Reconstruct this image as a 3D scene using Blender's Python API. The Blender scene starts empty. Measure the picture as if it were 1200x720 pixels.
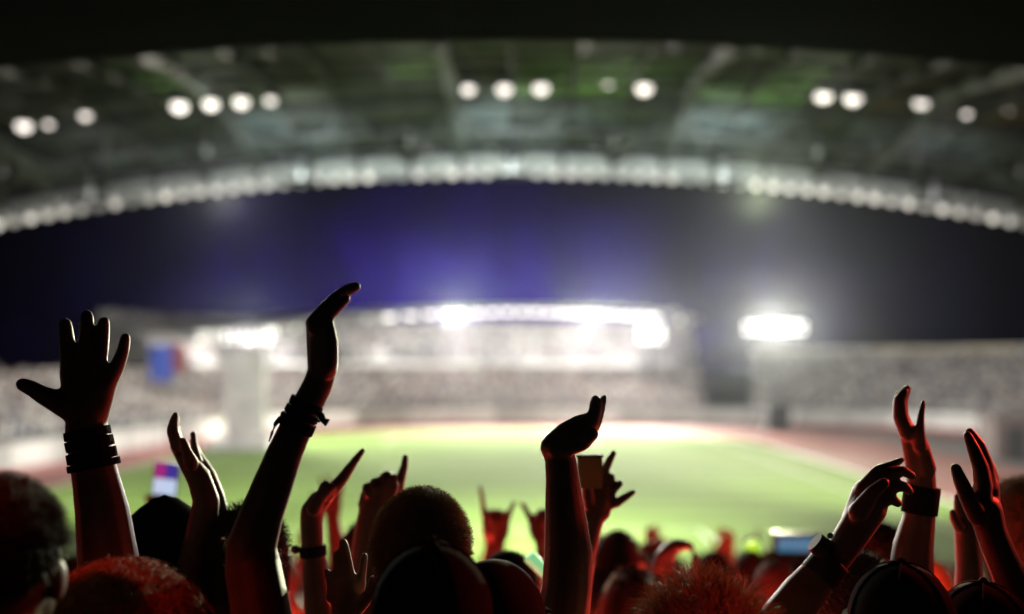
import bpy, math, random
import numpy as np
from mathutils import Vector, Matrix
random.seed(7); rng = np.random.default_rng(7)
scene = bpy.context.scene
col = scene.collection
CZ = 9.6            # eye height above the pitch

# ------------------------------------------------------------------ camera
cd = bpy.data.cameras.new("camera"); cam = bpy.data.objects.new("camera", cd); col.objects.link(cam)
cam.location = (0, 0, CZ); cam.rotation_euler = (math.pi/2, 0, 0)
cd.sensor_width = 36; cd.lens = 36; cd.shift_y = 70/1200; cd.clip_start = 0.05; cd.clip_end = 3000
cd.dof.use_dof = True; cd.dof.focus_distance = 1.78; cd.dof.aperture_fstop = 1.15
scene.camera = cam
scene.view_settings.view_transform = 'Standard'; scene.view_settings.look = 'None'
scene.view_settings.exposure = 0.0; scene.view_settings.gamma = 1.0
scene.cycles.use_denoising = True
scene.cycles.max_bounces = 5; scene.cycles.diffuse_bounces = 2; scene.cycles.volume_bounces = 0
scene.cycles.sample_clamp_indirect = 3.0

# ------------------------------------------------------------------ world: night sky with a violet afterglow over the far stand
world = bpy.data.worlds.new("World"); scene.world = world; world.use_nodes = True
nt = world.node_tree; N = nt.nodes; L = nt.links; N.clear()
def mth(op, a, b=None, c=None):
    n = N.new('ShaderNodeMath'); n.operation = op
    for i, v in enumerate((a, b, c)):
        if v is None: continue
        if isinstance(v, (int, float)): n.inputs[i].default_value = v
        else: L.new(v, n.inputs[i])
    return n.outputs[0]
tc = N.new('ShaderNodeTexCoord'); sp = N.new('ShaderNodeSeparateXYZ'); L.new(tc.outputs['Generated'], sp.inputs[0])
nz = N.new('ShaderNodeTexNoise'); nz.inputs['Scale'].default_value = 9.0; nz.inputs['Detail'].default_value = 3; nz.inputs['Roughness'].default_value = .45
nz.inputs['Distortion'].default_value = .6
L.new(tc.outputs['Generated'], nz.inputs['Vector'])
ax = mth('DIVIDE', mth('SUBTRACT', sp.outputs[0], -0.01), 0.20)
az = mth('DIVIDE', mth('SUBTRACT', sp.outputs[2], 0.045), 0.10)
r2 = mth('ADD', mth('MULTIPLY', ax, ax), mth('MULTIPLY', az, az))
r2 = mth('ADD', r2, mth('MULTIPLY', mth('SUBTRACT', nz.outputs['Fac'], .45), 4.6))
g = mth('POWER', 2.718, mth('MULTIPLY', r2, -1.0))
g = mth('MINIMUM', g, 1.0)
g = mth('MULTIPLY', g, mth('GREATER_THAN', sp.outputs[1], 0.0))
gc = N.new('ShaderNodeVectorMath'); gc.operation = 'SCALE'; gc.inputs[0].default_value = (0.022, 0.006, 0.25); L.new(g, gc.inputs['Scale'])
ad = N.new('ShaderNodeVectorMath'); ad.operation = 'ADD'; L.new(gc.outputs[0], ad.inputs[0]); ad.inputs[1].default_value = (0.0002, 0.0001, 0.0007)
bg = N.new('ShaderNodeBackground'); L.new(ad.outputs[0], bg.inputs['Color']); bg.inputs['Strength'].default_value = 1.0
wo = N.new('ShaderNodeOutputWorld'); L.new(bg.outputs[0], wo.inputs['Surface'])

# ------------------------------------------------------------------ helpers
def W(px, py, d):            # a point seen at photo pixel (px,py), d metres ahead
    return Vector(((px-600)/1200*d, d, CZ+(430-py)/1200*d))

def mat(name, c, rough=.7, metal=0, emit=None, es=0, noise=0, nscale=8, c2=None, bump=0, bscale=60, spec=.5, alpha=1, trans=0, sheen=0):
    m = bpy.data.materials.new(name); m.use_nodes = True
    nt = m.node_tree; b = nt.nodes['Principled BSDF']
    b.inputs['Base Color'].default_value = (*c, 1); b.inputs['Roughness'].default_value = rough; b.inputs['Metallic'].default_value = metal
    b.inputs['Specular IOR Level'].default_value = spec
    if sheen: b.inputs['Sheen Weight'].default_value = sheen
    if trans: b.inputs['Transmission Weight'].default_value = trans
    if emit: b.inputs['Emission Color'].default_value = (*emit, 1); b.inputs['Emission Strength'].default_value = es
    if noise or c2:
        t = nt.nodes.new('ShaderNodeTexCoord'); n = nt.nodes.new('ShaderNodeTexNoise'); n.inputs['Scale'].default_value = nscale; n.inputs['Detail'].default_value = 4
        nt.links.new(t.outputs['Object'], n.inputs['Vector'])
        r = nt.nodes.new('ShaderNodeValToRGB'); r.color_ramp.elements[0].position = .35; r.color_ramp.elements[1].position = .65
        c2 = c2 or tuple(v*(1-noise) for v in c)
        r.color_ramp.elements[0].color = (*c2, 1); r.color_ramp.elements[1].color = (*c, 1)
        nt.links.new(n.outputs['Fac'], r.inputs[0]); nt.links.new(r.outputs[0], b.inputs['Base Color'])
    if bump:
        t = nt.nodes.new('ShaderNodeTexCoord'); n = nt.nodes.new('ShaderNodeTexNoise'); n.inputs['Scale'].default_value = bscale
        nt.links.new(t.outputs['Object'], n.inputs['Vector'])
        bp = nt.nodes.new('ShaderNodeBump'); bp.inputs['Strength'].default_value = bump; bp.inputs['Distance'].default_value = .00025 if bscale > 200 else .001
        nt.links.new(n.outputs['Fac'], bp.inputs['Height']); nt.links.new(bp.outputs[0], b.inputs['Normal'])
    return m

M = {}
M['skin'] = mat('skin', (.135,.066,.042), .5, noise=.3, nscale=25, bump=.7, bscale=300, sheen=.2)
M['skin_dark'] = mat('skin_dark', (.085,.042,.027), .5, noise=.3, nscale=25, bump=.7, bscale=300, sheen=.15)
M['skin_pale'] = mat('skin_pale', (.23,.13,.09), .5, noise=.25, nscale=25, bump=.7, bscale=300, sheen=.2)
M['eye'] = mat('eye', (.7,.68,.65), .15)
for k, c in dict(black=(.015,.015,.017), navy=(.02,.025,.06), grey=(.16,.16,.165), white=(.6,.6,.58), red=(.35,.03,.03), maroon=(.12,.015,.02), green=(.05,.14,.06), blue=(.04,.09,.3), tan=(.35,.26,.16)).items():
    M['cloth_'+k] = mat('cloth_'+k, c, .95, noise=.25, nscale=30, bump=.6, bscale=250, spec=.06)
M['denim'] = mat('denim', (.03,.045,.09), .9, noise=.3, nscale=40)
M['leather'] = mat('leather', (.02,.015,.012), .55, bump=.4, bscale=200)
M['hair_dark'] = mat('hair_dark', (.035,.022,.015), .62, spec=.25)
M['hair_brown'] = mat('hair_brown', (.40,.27,.13), .62, spec=.25)
M['hair_blond'] = mat('hair_blond', (.32,.21,.11), .62, spec=.25)
M['hair_ginger'] = mat('hair_ginger', (.30,.12,.05), .62, spec=.25)
M['metal'] = mat('metal', (.7,.7,.68), .2, 1)
M['rubber'] = mat('rubber', (.02,.02,.02), .6)
M['gold'] = mat('gold_case', (.38,.21,.07), .5, .2)
M['phone'] = mat('phone_shell', (.02,.02,.022), .25)
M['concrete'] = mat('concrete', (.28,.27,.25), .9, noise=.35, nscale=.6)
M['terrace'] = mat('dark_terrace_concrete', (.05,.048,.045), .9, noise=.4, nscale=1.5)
M['soffit'] = mat('soffit_shade_paint', (.004,.004,.0045), .95, spec=.1)
M['steel'] = mat('steel_grey', (.10,.11,.12), .6, noise=.5, nscale=.8)
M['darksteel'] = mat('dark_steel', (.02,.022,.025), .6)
M['roof_green'] = mat('roof_panel_green', (.17,.32,.08), .6, nscale=.9, c2=(.012,.04,.006))
M['roof_olive'] = mat('roof_panel_olive', (.06,.068,.035), .6, nscale=.9, c2=(.02,.025,.012))
M['roof_rust'] = mat('roof_panel_rust', (.10,.055,.035), .6, nscale=.7, c2=(.015,.01,.01))
M['roof_glass'] = mat('roof_panel_grey', (.12,.15,.17), .5, nscale=.9, c2=(.02,.025,.03))
M['fascia'] = mat('fascia_white', (.75,.78,.78), .5, nscale=1.3, c2=(.22,.25,.26))
M['white'] = mat('white_board', (.72,.71,.69), .6, noise=.25, nscale=.35)
M['palegrey'] = mat('pale_grey_paint', (.5,.5,.48), .7, noise=.35, nscale=.3)
M['cream'] = mat('cream_paint', (.72,.66,.52), .7, noise=.2, nscale=.4)
M['beige'] = mat('beige_paint', (.5,.45,.36), .7, noise=.25, nscale=.4)
M['blueflag'] = mat('blue_cloth', (.05,.09,.42), .8)
M['pinkred'] = mat('red_board', (.42,.10,.09), .7, noise=.3, nscale=.3)
M['dark'] = mat('dark_paint', (.03,.03,.03), .8)

def newmesh(name, verts, faces, m, parent=None, loc=(0,0,0), smooth=False):
    me = bpy.data.meshes.new(name); me.from_pydata([tuple(v) for v in verts], [], [tuple(f) for f in faces]); me.update()
    if smooth: me.shade_smooth()
    if m:
        for mm in (m if isinstance(m, (list, tuple)) else [m]): me.materials.append(mm)
    return link(name, me, parent, loc)
def link(name, me, parent=None, loc=(0,0,0)):
    o = bpy.data.objects.new(name, me); col.objects.link(o); o.location = loc
    if parent: o.parent = parent
    return o
def tag(o, label=None, cat=None, group=None, kind=None):
    if label: o['label'] = label
    if cat: o['category'] = cat
    if group: o['group'] = group
    if kind: o['kind'] = kind
    return o
def empty(name, loc, label, cat, group=None):
    o = bpy.data.objects.new(name, None); col.objects.link(o); o.location = loc; o.empty_display_size = .2
    return tag(o, label, cat, group)

class MB:
    def __init__(s): s.v = []; s.f = []
    def add(s, v, f):
        n = len(s.v); s.v += [tuple(p) for p in v]; s.f += [tuple(i+n for i in q) for q in f]
    def hexa(s, p):   # 8 points: bottom 4, top 4
        s.add(p, [(3,2,1,0),(4,5,6,7),(0,1,5,4),(1,2,6,5),(2,3,7,6),(3,0,4,7)])
    def box(s, x0,x1,y0,y1,z0,z1):
        s.hexa([(x0,y0,z0),(x1,y0,z0),(x1,y1,z0),(x0,y1,z0),(x0,y0,z1),(x1,y0,z1),(x1,y1,z1),(x0,y1,z1)])
    def tube(s, pts, rad, n=8):
        pts = [Vector(p) for p in pts]
        rads = rad if isinstance(rad, (list,tuple)) else [rad]*len(pts)
        base = len(s.v); up = Vector((0,0,1))
        for i, p in enumerate(pts):
            t = (pts[min(i+1,len(pts)-1)]-pts[max(i-1,0)]).normalized()
            u = t.cross(up if abs(t.z) < .9 else Vector((1,0,0))).normalized(); w = t.cross(u)
            for k in range(n):
                a = 2*math.pi*k/n; s.v.append(tuple(p+(u*math.cos(a)+w*math.sin(a))*rads[i]))
        for i in range(len(pts)-1):
            for k in range(n):
                a = base+i*n+k; b = base+i*n+(k+1)%n; s.f.append((a,b,b+n,a+n))
        s.f.append(tuple(base+k for k in range(n))[::-1]); s.f.append(tuple(base+(len(pts)-1)*n+k for k in range(n)))
    def ell(s, c, r, nu=10, nv=7, rot=None):
        c = Vector(c); r = (r,r,r) if isinstance(r,(int,float)) else r
        v = []; f = []
        R = rot or Matrix.Identity(3)
        v.append(c+R@Vector((0,0,r[2])))
        for i in range(1,nv):
            th = math.pi*i/nv
            for k in range(nu):
                a = 2*math.pi*k/nu
                v.append(c+R@Vector((r[0]*math.sin(th)*math.cos(a), r[1]*math.sin(th)*math.sin(a), r[2]*math.cos(th))))
        v.append(c+R@Vector((0,0,-r[2])))
        for k in range(nu): f.append((0,1+k,1+(k+1)%nu))
        for i in range(nv-2):
            for k in range(nu):
                a = 1+i*nu+k; b = 1+i*nu+(k+1)%nu; f.append((a,a+nu,b+nu,b))
        e = len(v)-1; b0 = 1+(nv-2)*nu
        for k in range(nu): f.append((e,b0+(k+1)%nu,b0+k))
        s.add(v, f)
    def build(s, name, m, parent=None, loc=(0,0,0), smooth=False):
        return newmesh(name, s.v, s.f, m, parent, loc, smooth)

# ------------------------------------------------------------------ ground, pitch, track
def sheet(name, pts, z, m, label):
    o = newmesh(name, [(x,y,z) for x,y in pts], [tuple(range(len(pts)))], m); return tag(o, label, None, None, 'structure')
def rrect(x0,x1,y0,y1,r,n=14):
    P = []
    for cx,cy,a0 in ((x1-r,y0+r,-90),(x1-r,y1-r,0),(x0+r,y1-r,90),(x0+r,y0+r,180)):
        for k in range(n+1):
            a = math.radians(a0+90*k/n); P.append((cx+r*math.cos(a), cy+r*math.sin(a)))
    return P
M['asphalt'] = mat('asphalt', (.055,.055,.055), .9, noise=.3, nscale=.5)
M['apron'] = mat('apron', (.13,.115,.11), .9, noise=.3, nscale=.2)
M['track'] = mat('track_red', (.27,.075,.055), .85, noise=.3, nscale=.25)
M['line'] = mat('white_line_paint', (.8,.8,.78), .7)
def grass_mat():
    m = bpy.data.materials.new('mown_grass'); m.use_nodes = True; nt = m.node_tree; b = nt.nodes['Principled BSDF']
    b.inputs['Roughness'].default_value = .95; b.inputs['Specular IOR Level'].default_value = .1
    t = nt.nodes.new('ShaderNodeTexCoord'); n = nt.nodes.new('ShaderNodeTexNoise'); n.inputs['Scale'].default_value = .05; n.inputs['Detail'].default_value = 5
    w = nt.nodes.new('ShaderNodeTexWave'); w.bands_direction = 'Y'; w.inputs['Scale'].default_value = .055; w.inputs['Distortion'].default_value = .4
    nt.links.new(t.outputs['Object'], n.inputs['Vector']); nt.links.new(t.outputs['Object'], w.inputs['Vector'])
    a = nt.nodes.new('ShaderNodeMath'); a.operation = 'MULTIPLY_ADD'; a.inputs[1].default_value = .35
    nt.links.new(w.outputs['Fac'], a.inputs[0]); nt.links.new(n.outputs['Fac'], a.inputs[2])
    r = nt.nodes.new('ShaderNodeValToRGB'); r.color_ramp.elements[0].position = .35; r.color_ramp.elements[1].position = .85
    r.color_ramp.elements[0].color = (.14,.24,.035,1); r.color_ramp.elements[1].color = (.22,.36,.075,1)
    nt.links.new(a.outputs[0], r.inputs[0]); nt.links.new(r.outputs[0], b.inputs['Base Color'])
    return m
M['grass'] = grass_mat()
sheet('ground', [(-900,-300),(900,-300),(900,1500),(-900,1500)], 0, M['asphalt'], 'dark ground around the stadium')
sheet('apron', rrect(-46,69,22,164,38), .004, M['apron'], 'grey paved apron round the running track')
sheet('running_track', rrect(-42,47,27,161,36), .008, M['track'], 'red running track round the green pitch')
sheet('line_marking', rrect(-36.25,31.6,33.7,154.35,29.3), .012, M['line'], 'white kerb line between the track and the grass')
sheet('pitch', rrect(-36,31,34,154,29), .016, M['grass'], 'floodlit green mown pitch')
def strip(x0,y0,x1,y1,w,z=.02):
    d = Vector((x1-x0,y1-y0)).normalized(); n = Vector((-d.y,d.x))*w/2
    return [(x0+n.x,y0+n.y,z),(x0-n.x,y0-n.y,z),(x1-n.x,y1-n.y,z),(x1+n.x,y1+n.y,z)]
mb = MB()
def rectline(x0,x1,y0,y1,w=.14):
    for a in ((x0,y0,x1,y0),(x1,y1,x0,y1)): mb.add(strip(*a,w), [(0,1,2,3)])
    for a in ((x0,y0+w/2,x0,y1-w/2),(x1,y0+w/2,x1,y1-w/2)): mb.add(strip(*a,w), [(0,1,2,3)])
rectline(-31,26,44,144); mb.add(strip(-30.9,94,25.9,94,.14), [(0,1,2,3)])
rectline(-16,11,128,143.8); rectline(-16,11,44.2,60)
pts = [( -2.5+9*math.cos(a*math.pi/24), 94+9*math.sin(a*math.pi/24)) for a in range(48)]
for i in range(48):
    if 0 < i%24 : pass
    a=pts[i]; b=pts[(i+1)%48]; mb.add(strip(*a,*b,.14,.024), [(0,1,2,3)])
tag(mb.build('pitch_marking', M['line']), 'white painted lines on the green pitch', kind='structure')

# ------------------------------------------------------------------ stadium bowl
PATH = [(-50,0),(-47,30),(-46,60),(-44,88),(-41,112),(-36,138),(-27,157),(-10,165),(12,166),(33,165),(48,161),(60,152),(68,136),(70,115),(71,60),(68,30),(64,0)]
def resample(path, step):
    out = []; nrm = []
    # Catmull-Rom smooth then even steps
    P = [Vector(p) for p in path]; fine = []
    for i in range(len(P)-1):
        p0 = P[max(i-1,0)]; p1 = P[i]; p2 = P[i+1]; p3 = P[min(i+2,len(P)-1)]
        for k in range(20):
            t = k/20; fine.append(.5*((2*p1)+(-p0+p2)*t+(2*p0-5*p1+4*p2-p3)*t*t+(-p0+3*p1-3*p2+p3)*t**3))
    fine.append(P[-1]); acc = 0; out = [fine[0]]
    for a, b in zip(fine, fine[1:]):
        acc += (b-a).length
        if acc >= step: out.append(b); acc = 0
    for i in range(len(out)):
        t = (out[min(i+1,len(out)-1)]-out[max(i-1,0)]).normalized(); nrm.append(Vector((-t.y, t.x)))
    return out, nrm
RP, RN = resample(PATH, 2.0)
def off(i, d): return RP[i]+RN[i]*d
def pxof(p): return 600+1200*p.x/max(p.y,1)
NP = len(RP)
def seg(pred): return [i for i in range(NP) if pred(RP[i])]
iL = [i for i in range(NP) if RP[i].x < 0 and RP[i].y < 110]
iC0 = iL[-1]
iC = [i for i in range(NP) if i >= iC0 and not (RP[i].x > 30 and pxof(off(i,12)) > 835)]
iC = [i for i in iC if i < NP and (RP[i].y > 100)]
iC = list(range(iC[0], [i for i in iC if RP[i].x < 36][-1]+1))
iR = list(range(iC[-1]+3, NP))

def ribbon(idx, prof, name, m, parent):   # sweep a closed profile [(offset,z)...] along indices as a solid
    v = []; f = []; n = len(prof)
    for i in idx:
        for o_, z in prof:
            p = off(i, o_); v.append((p.x, p.y, z))
    for a in range(len(idx)-1):
        for k in range(n):
            b = (k+1)%n; f.append((a*n+k, a*n+b, (a+1)*n+b, (a+1)*n+k))
    f.append(tuple(range(n))); f.append(tuple((len(idx)-1)*n+k for k in range(n))[::-1])
    return newmesh(name, v, f, m, parent)
def terrace(idx, rows, name, parent, z_under=0):
    prof = []
    for o_, z in rows: prof += [(o_, prof[-1][1] if prof else z_under), (o_, z)]
    prof.append((rows[-1][0]+1.6, rows[-1][1])); prof.append((rows[-1][0]+1.6, z_under))
    return ribbon(idx, prof, name, M['concrete'], parent)

# spectator colours carried as a vertex-colour attribute (their clothes and skin)
def crowd_mat(name):
    m = bpy.data.materials.new(name); m.use_nodes = True; nt = m.node_tree; b = nt.nodes['Principled BSDF']
    a = nt.nodes.new('ShaderNodeAttribute'); a.attribute_name = 'tint'; nt.links.new(a.outputs['Color'], b.inputs['Base Color']); b.inputs['Roughness'].default_value = .9
    return m
M['crowd'] = crowd_mat('far_spectator_clothes')
M['seat'] = mat('grey_plastic_seat', (.30,.31,.33), .6)
FIG_V = []; FIG_F = []; FIG_K = []
def _fig():
    mb = MB(); ks = []
    def k(c, n0):
        ks.extend([c]*(len(mb.v)-n0))
    n = 0; mb.hexa([(-.17,-.22,0),(.17,-.22,0),(.17,.12,0),(-.17,.12,0),(-.24,-.05,.58),(.24,-.05,.58),(.2,.12,.58),(-.2,.12,.58)]); k(0,n)
    n = len(mb.v); mb.ell((0,0,.74),(.1,.11,.14),6,4); k(1,n)
    n = len(mb.v); mb.box(-.16,.16,-.5,-.22,0,.14); k(2,n)
    return np.array(mb.v), mb.f, np.array(ks)
FV, FF, FK = _fig()
PAL = np.array([(.62,.62,.6),(.7,.7,.68),(.5,.5,.49),(.35,.35,.35),(.12,.12,.13),(.05,.05,.06),(.42,.41,.38),(.16,.10,.10),(.1,.12,.2),(.55,.55,.53)])
def crowd(idx, rows, name, parent, fill=.82, spacing=.62):
    V = []; F = []; C = []; base = 0
    for (o_, z) in rows:
        for a in range(len(idx)-1):
            p = off(idx[a], o_+.45); q = off(idx[a+1], o_+.45); Ls = (q-p).length; ncol = max(1, int(Ls/spacing))
            nrm = RN[idx[a]]; ang = math.atan2(-nrm.x, nrm.y)
            for c in range(ncol):
                if random.random() > fill: continue
                t = (c+.5+random.uniform(-.15,.15))/ncol; x = p.x+(q.x-p.x)*t; y = p.y+(q.y-p.y)*t
                ca, sa = math.cos(ang), math.sin(ang); s = random.uniform(.92,1.08)
                v = FV*s; X = v[:,0]*ca-v[:,1]*sa+x; Y = v[:,0]*sa+v[:,1]*ca+y; Z = v[:,2]+z+.42*random.choice((1,1,1,1.6))
                V.append(np.stack([X,Y,Z],1)); F += [tuple(i+base for i in f) for f in FF]; base += len(FV)
                top = PAL[random.randrange(len(PAL))]; sk = np.array((.4,.25,.18))*random.uniform(.5,1.1)
                cc = np.where((FK==0)[:,None], top, np.where((FK==1)[:,None], sk, (.07,.07,.09))); C.append(cc)
    V = np.concatenate(V); C = np.concatenate(C)
    o = newmesh(name, V, F, M['crowd'], parent)
    at = o.data.color_attributes.new('tint', 'FLOAT_COLOR', 'POINT'); at.data.foreach_set('color', np.concatenate([C, np.ones((len(C),1))],1).astype(np.float32).ravel())
    o['kind'] = 'stuff'; return o
def seats(idx, rows, name, parent):
    mb = MB()
    for (o_, z) in rows:
        for a in range(0, len(idx)-1):
            p = off(idx[a], o_+.30); q = off(idx[a+1], o_+.30); r = off(idx[a+1], o_+.68); s = off(idx[a], o_+.68)
            mb.hexa([(p.x,p.y,z+.30),(q.x,q.y,z+.30),(r.x,r.y,z+.30),(s.x,s.y,z+.30),(p.x,p.y,z+.40),(q.x,q.y,z+.40),(r.x,r.y,z+.40),(s.x,s.y,z+.40)])
    o = mb.build(name, M['seat'], parent); o['kind'] = 'stuff'; return o

def wall_panels(idx, o_, z0, z1, th, name, mats, parent, step=3, gap=.06, pick=None, zf=None):
    for j, a in enumerate(range(0, len(idx)-step, step)):
        i0, i1 = idx[a], idx[a+step]
        p = off(i0, o_); q = off(i1, o_); r = off(i1, o_+th); s = off(i0, o_+th)
        d = (q-p).normalized()*gap; p = p+d; s = s+d; q = q-d; r = r-d
        za, zb = (z0, z1) if zf is None else zf(i0)
        mb = MB(); c = p
        mb.hexa([(v.x-c.x, v.y-c.y, z-za) for z in (za, zb) for v in (p, q, r, s)])
        m = mats[pick(j) if pick else random.randrange(len(mats))]
        mb.build(name, m, parent, (c.x, c.y, za))

# perimeter wall with boards
wall = empty('perimeter_wall', (0,166,0), 'low wall of pale advertising boards round the running track', 'wall')
def kid(parent, o):          # keep world place under an unrotated parent
    o.location = Vector(o.location)-Vector(parent.location); return o
def kids(parent):
    for c in [o for o in col.objects if o.parent == parent]: c.location = Vector(c.location)-Vector(parent.location)
allidx = list(range(0, NP))
ribbon(allidx, [(-.5,0),(-.5,.55),(0,.55),(0,0)], 'red_kerb', M['pinkred'], wall)
ribbon(allidx, [(.003,0),(.003,3.0),(.5,3.0),(.5,0)], 'base_wall', M['concrete'], wall)
wall_panels(allidx, -.14, .6, 2.85, .13, 'board_panel', [M['white'], M['white'], M['palegrey']], wall, step=3)
kids(wall)

rows_low = [(.6+.85*k, 3.0+.36*k) for k in range(15)]           # lower tier
rows_up = [(17+.85*k, 10.2+.46*k) for k in range(16)]           # upper tier
rows_r = [(.6+.9*k, 3.0+.36*k) for k in range(24)]
rows_l = [(.6+.9*k, 3.0+.38*k) for k in range(16)]

gsL = empty('grandstand', (-50,60,0), 'low open stand on the left with beige parapet and dark back', 'stand')
terrace(iL+[iL[-1]+1], rows_l, 'terrace', gsL); seats(iL, rows_l, 'seating', gsL); crowd(iL[10:], rows_l, 'spectators', gsL)
ribbon(iL, [(16.7,0),(16.7,10.0),(17.2,10.0),(17.2,0)], 'back_wall', M['concrete'], gsL)
wall_panels(iL, 16.55, 9.0, 10.9, .14, 'parapet_panel', [M['cream']], gsL, step=3)
kids(gsL)

gsC = empty('grandstand', (0,180,0), 'large two-tier stand at the far end under a curved lit roof', 'stand')
terrace(iC, rows_low, 'terrace', gsC); seats(iC, rows_low, 'seating', gsC); crowd(iC, rows_low, 'spectators', gsC, .88)
kk = iC[0]
iU = [i for i in iC if pxof(off(i,22)) > 172]
terrace(iU, rows_up, 'terrace', gsC, 9.9); seats(iU, rows_up, 'seating', gsC); crowd(iU, rows_up, 'spectators', gsC, .6)
ribbon(iU, [(13.5,0),(13.5,9.7),(16.8,9.7),(16.8,0)], 'concourse_wall', M['concrete'], gsC)
wall_panels(iU, 16.6, 9.1, 10.5, .15, 'balcony_panel', [M['palegrey'], M['white']], gsC, step=3)
ribbon(iU, [(31.5,0),(31.5,18.2),(32,18.2),(32,0)], 'back_wall', M['palegrey'], gsC)
# roof: front edge line
def roof_y(px):
    xs = [150,180,240,290,340,400,500,600,700,780,835]; ys = [403,397,392,388,380,371,364,361,363,368,377]
    return float(np.interp(px, xs, ys))
RO = 14.0
def rz(i): p = off(i, RO); return CZ+(430-roof_y(pxof(p)))/1200*p.y
v=[];f=[];n=0
for i in iU:
    z = rz(i); p = off(i,RO); q = off(i,33)
    v += [(p.x,p.y,z-.35),(p.x,p.y,z+.35),(q.x,q.y,z+1.6),(q.x,q.y,z+1.1)]
for a in range(len(iU)-1):
    for k in range(4): f.append((a*4+k, a*4+(k+1)%4, a*4+4+(k+1)%4, a*4+4+k))
f.append((0,1,2,3)); f.append(tuple((len(iU)-1)*4+k for k in (3,2,1,0)))
newmesh('roof_deck', v, f, M['palegrey'], gsC)
wall_panels(iU, RO-.16, 0, 0, .14, 'fascia_panel', [M['fascia']], gsC, step=2, gap=.04, zf=lambda i: (rz(i)-.55, rz(i)+.55))
for a in range(0, len(iU), 6):       # roof columns and rafters
    i = iU[a]; p = off(i, 31.2); z = rz(i); mb = MB(); mb.tube([(0,0,0),(0,0,z+.7)], .25, 8); mb.build('column', M['steel'], gsC, (p.x,p.y,0))
    q = off(i, RO+.3); mb = MB(); mb.tube([(q.x,q.y,z-.5),((p.x+q.x)/2,(p.y+q.y)/2,z-.3),(p.x,p.y,z+.3)], [.12,.2,.25], 6); mb.build('rafter', M['steel'], gsC)
# glazed box seats (dark) along the top of the centre stand
wall_panels([i for i in iU if -30 < RP[i].x < 30], 30.2, 15.6, 17.2, .3, 'window', [M['dark'], M['palegrey']], gsC, step=2, gap=.3)
kids(gsC)

gsR = empty('grandstand', (60,150,0), 'long open stand on the right with a pale top rail', 'stand')
terrace(iR, rows_r, 'terrace', gsR); seats(iR, rows_r, 'seating', gsR); crowd([i for i in iR if RP[i].y > 70], rows_r, 'spectators', gsR, .7)
ribbon(iR, [(23.8,0),(23.8,12.2),(24.4,12.2),(24.4,0)], 'back_wall', M['concrete'], gsR)
wall_panels(iR, 23.64, 11.3, 13.0, .14, 'parapet_panel', [M['white'], M['cream']], gsR, step=3)
for a in range(0, len(iR), 8):
    p = off(iR[a], .8); mb = MB()
    for k in range(2): mb.tube([(0,0,0),(0,0,1)], .04, 6)
kids(gsR)

# dark entrance boxes by the track, blue banner, white pylon, white cover
def boxthing(name, px0, px1, py0, py1, d, dep, m, label, cat, roofm=None):
    a = W(px0,py1,d); b = W(px1,py0,d); r = empty(name, (a.x+(b.x-a.x)/2, d, 0), label, cat)
    z0 = max(a.z, 0.02); w = (b.x-a.x)/2
    mb = MB(); mb.box(-w,w,0,dep,z0,b.z); mb.build('wall', m, r)
    mb = MB(); mb.box(-w-.15,w+.15,-.15,dep+.15,b.z+.002,b.z+.2); mb.build('roof', roofm or m, r)
    mb = MB(); mb.box(-w*.5,w*.5,-.06,-.003,z0+.02,z0+(b.z-z0)*.8); mb.build('door', M['dark'], r)
    return r
boxthing('entrance_hut', 899, 927, 474, 505, 151, 3, M['darksteel'], 'small dark hut at the far side of the red track', 'hut')
boxthing('control_tower', 1166, 1215, 490, 600, 105, 4, mat('brown_grey_wall', (.10,.075,.07), .8), 'dark brown block beside the track at the right edge', 'tower')
def banner():
    r = empty('banner', (W(195,0,112).x, 112, 0), 'blue and red banner hanging above the left corner stand', 'banner')
    zt = W(0,404,112).z; mb = MB(); mb.tube([(-1.9,0,0),(-1.9,0,zt+.3)], .08); mb.build('pole', M['steel'], r)
    for x0, x1, m, zz in ((-1.8,.6,M['blueflag'],4.0),(.6,2.2,mat('dull_red_cloth',(.25,.06,.06),.8),3.0)):
        v = []; f = []; n = 10
        for i in range(n+1):
            t = i/n; x = x0+(x1-x0)*t; y = .15*math.sin(x*3)
            v += [(x,y,zt-zz),(x,y,zt),(x,y+.03,zt),(x,y+.03,zt-zz)]
        for i in range(n):
            for k in range(4): f.append((i*4+k, i*4+(k+1)%4, i*4+4+(k+1)%4, i*4+4+k))
        f.append((0,1,2,3)); f.append((n*4+3,n*4+2,n*4+1,n*4)); newmesh('flag', v, f, m, r)
banner()
def pylon():
    d = 128; r = empty('white_pylon', (W(287,0,d).x, d, 0), 'tall white pylon screen standing at the left end of the track', 'pylon')
    zt = W(0,408,d).z; mb = MB(); mb.box(-2.5,2.5,0,.8,0,zt); mb.build('frame', M['palegrey'], r)
    for k in range(5):
        mb = MB(); h = (zt-1)/5; mb.box(-2.3,2.3,-.1,-.003,.6+k*h,.6+(k+1)*h-.12); mb.build('panel', M['white'], r)
pylon()
a = W(262,538,128); b = W(332,512,128)
r = empty('crash_mat', (-31.5,122,0), 'bright white padded mat lying by the left side of the track', 'mat')
mb = MB(); mb.hexa([(-4,-4,.05),(3.6,-4,.05),(3.6,4,.05),(-4,4,.05),(-3.8,-3.8,1.0),(3.4,-3.8,1.0),(3.4,3.8,1.3),(-3.8,3.8,1.3)]); mb.build('cushion', M['white'], r)

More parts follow.
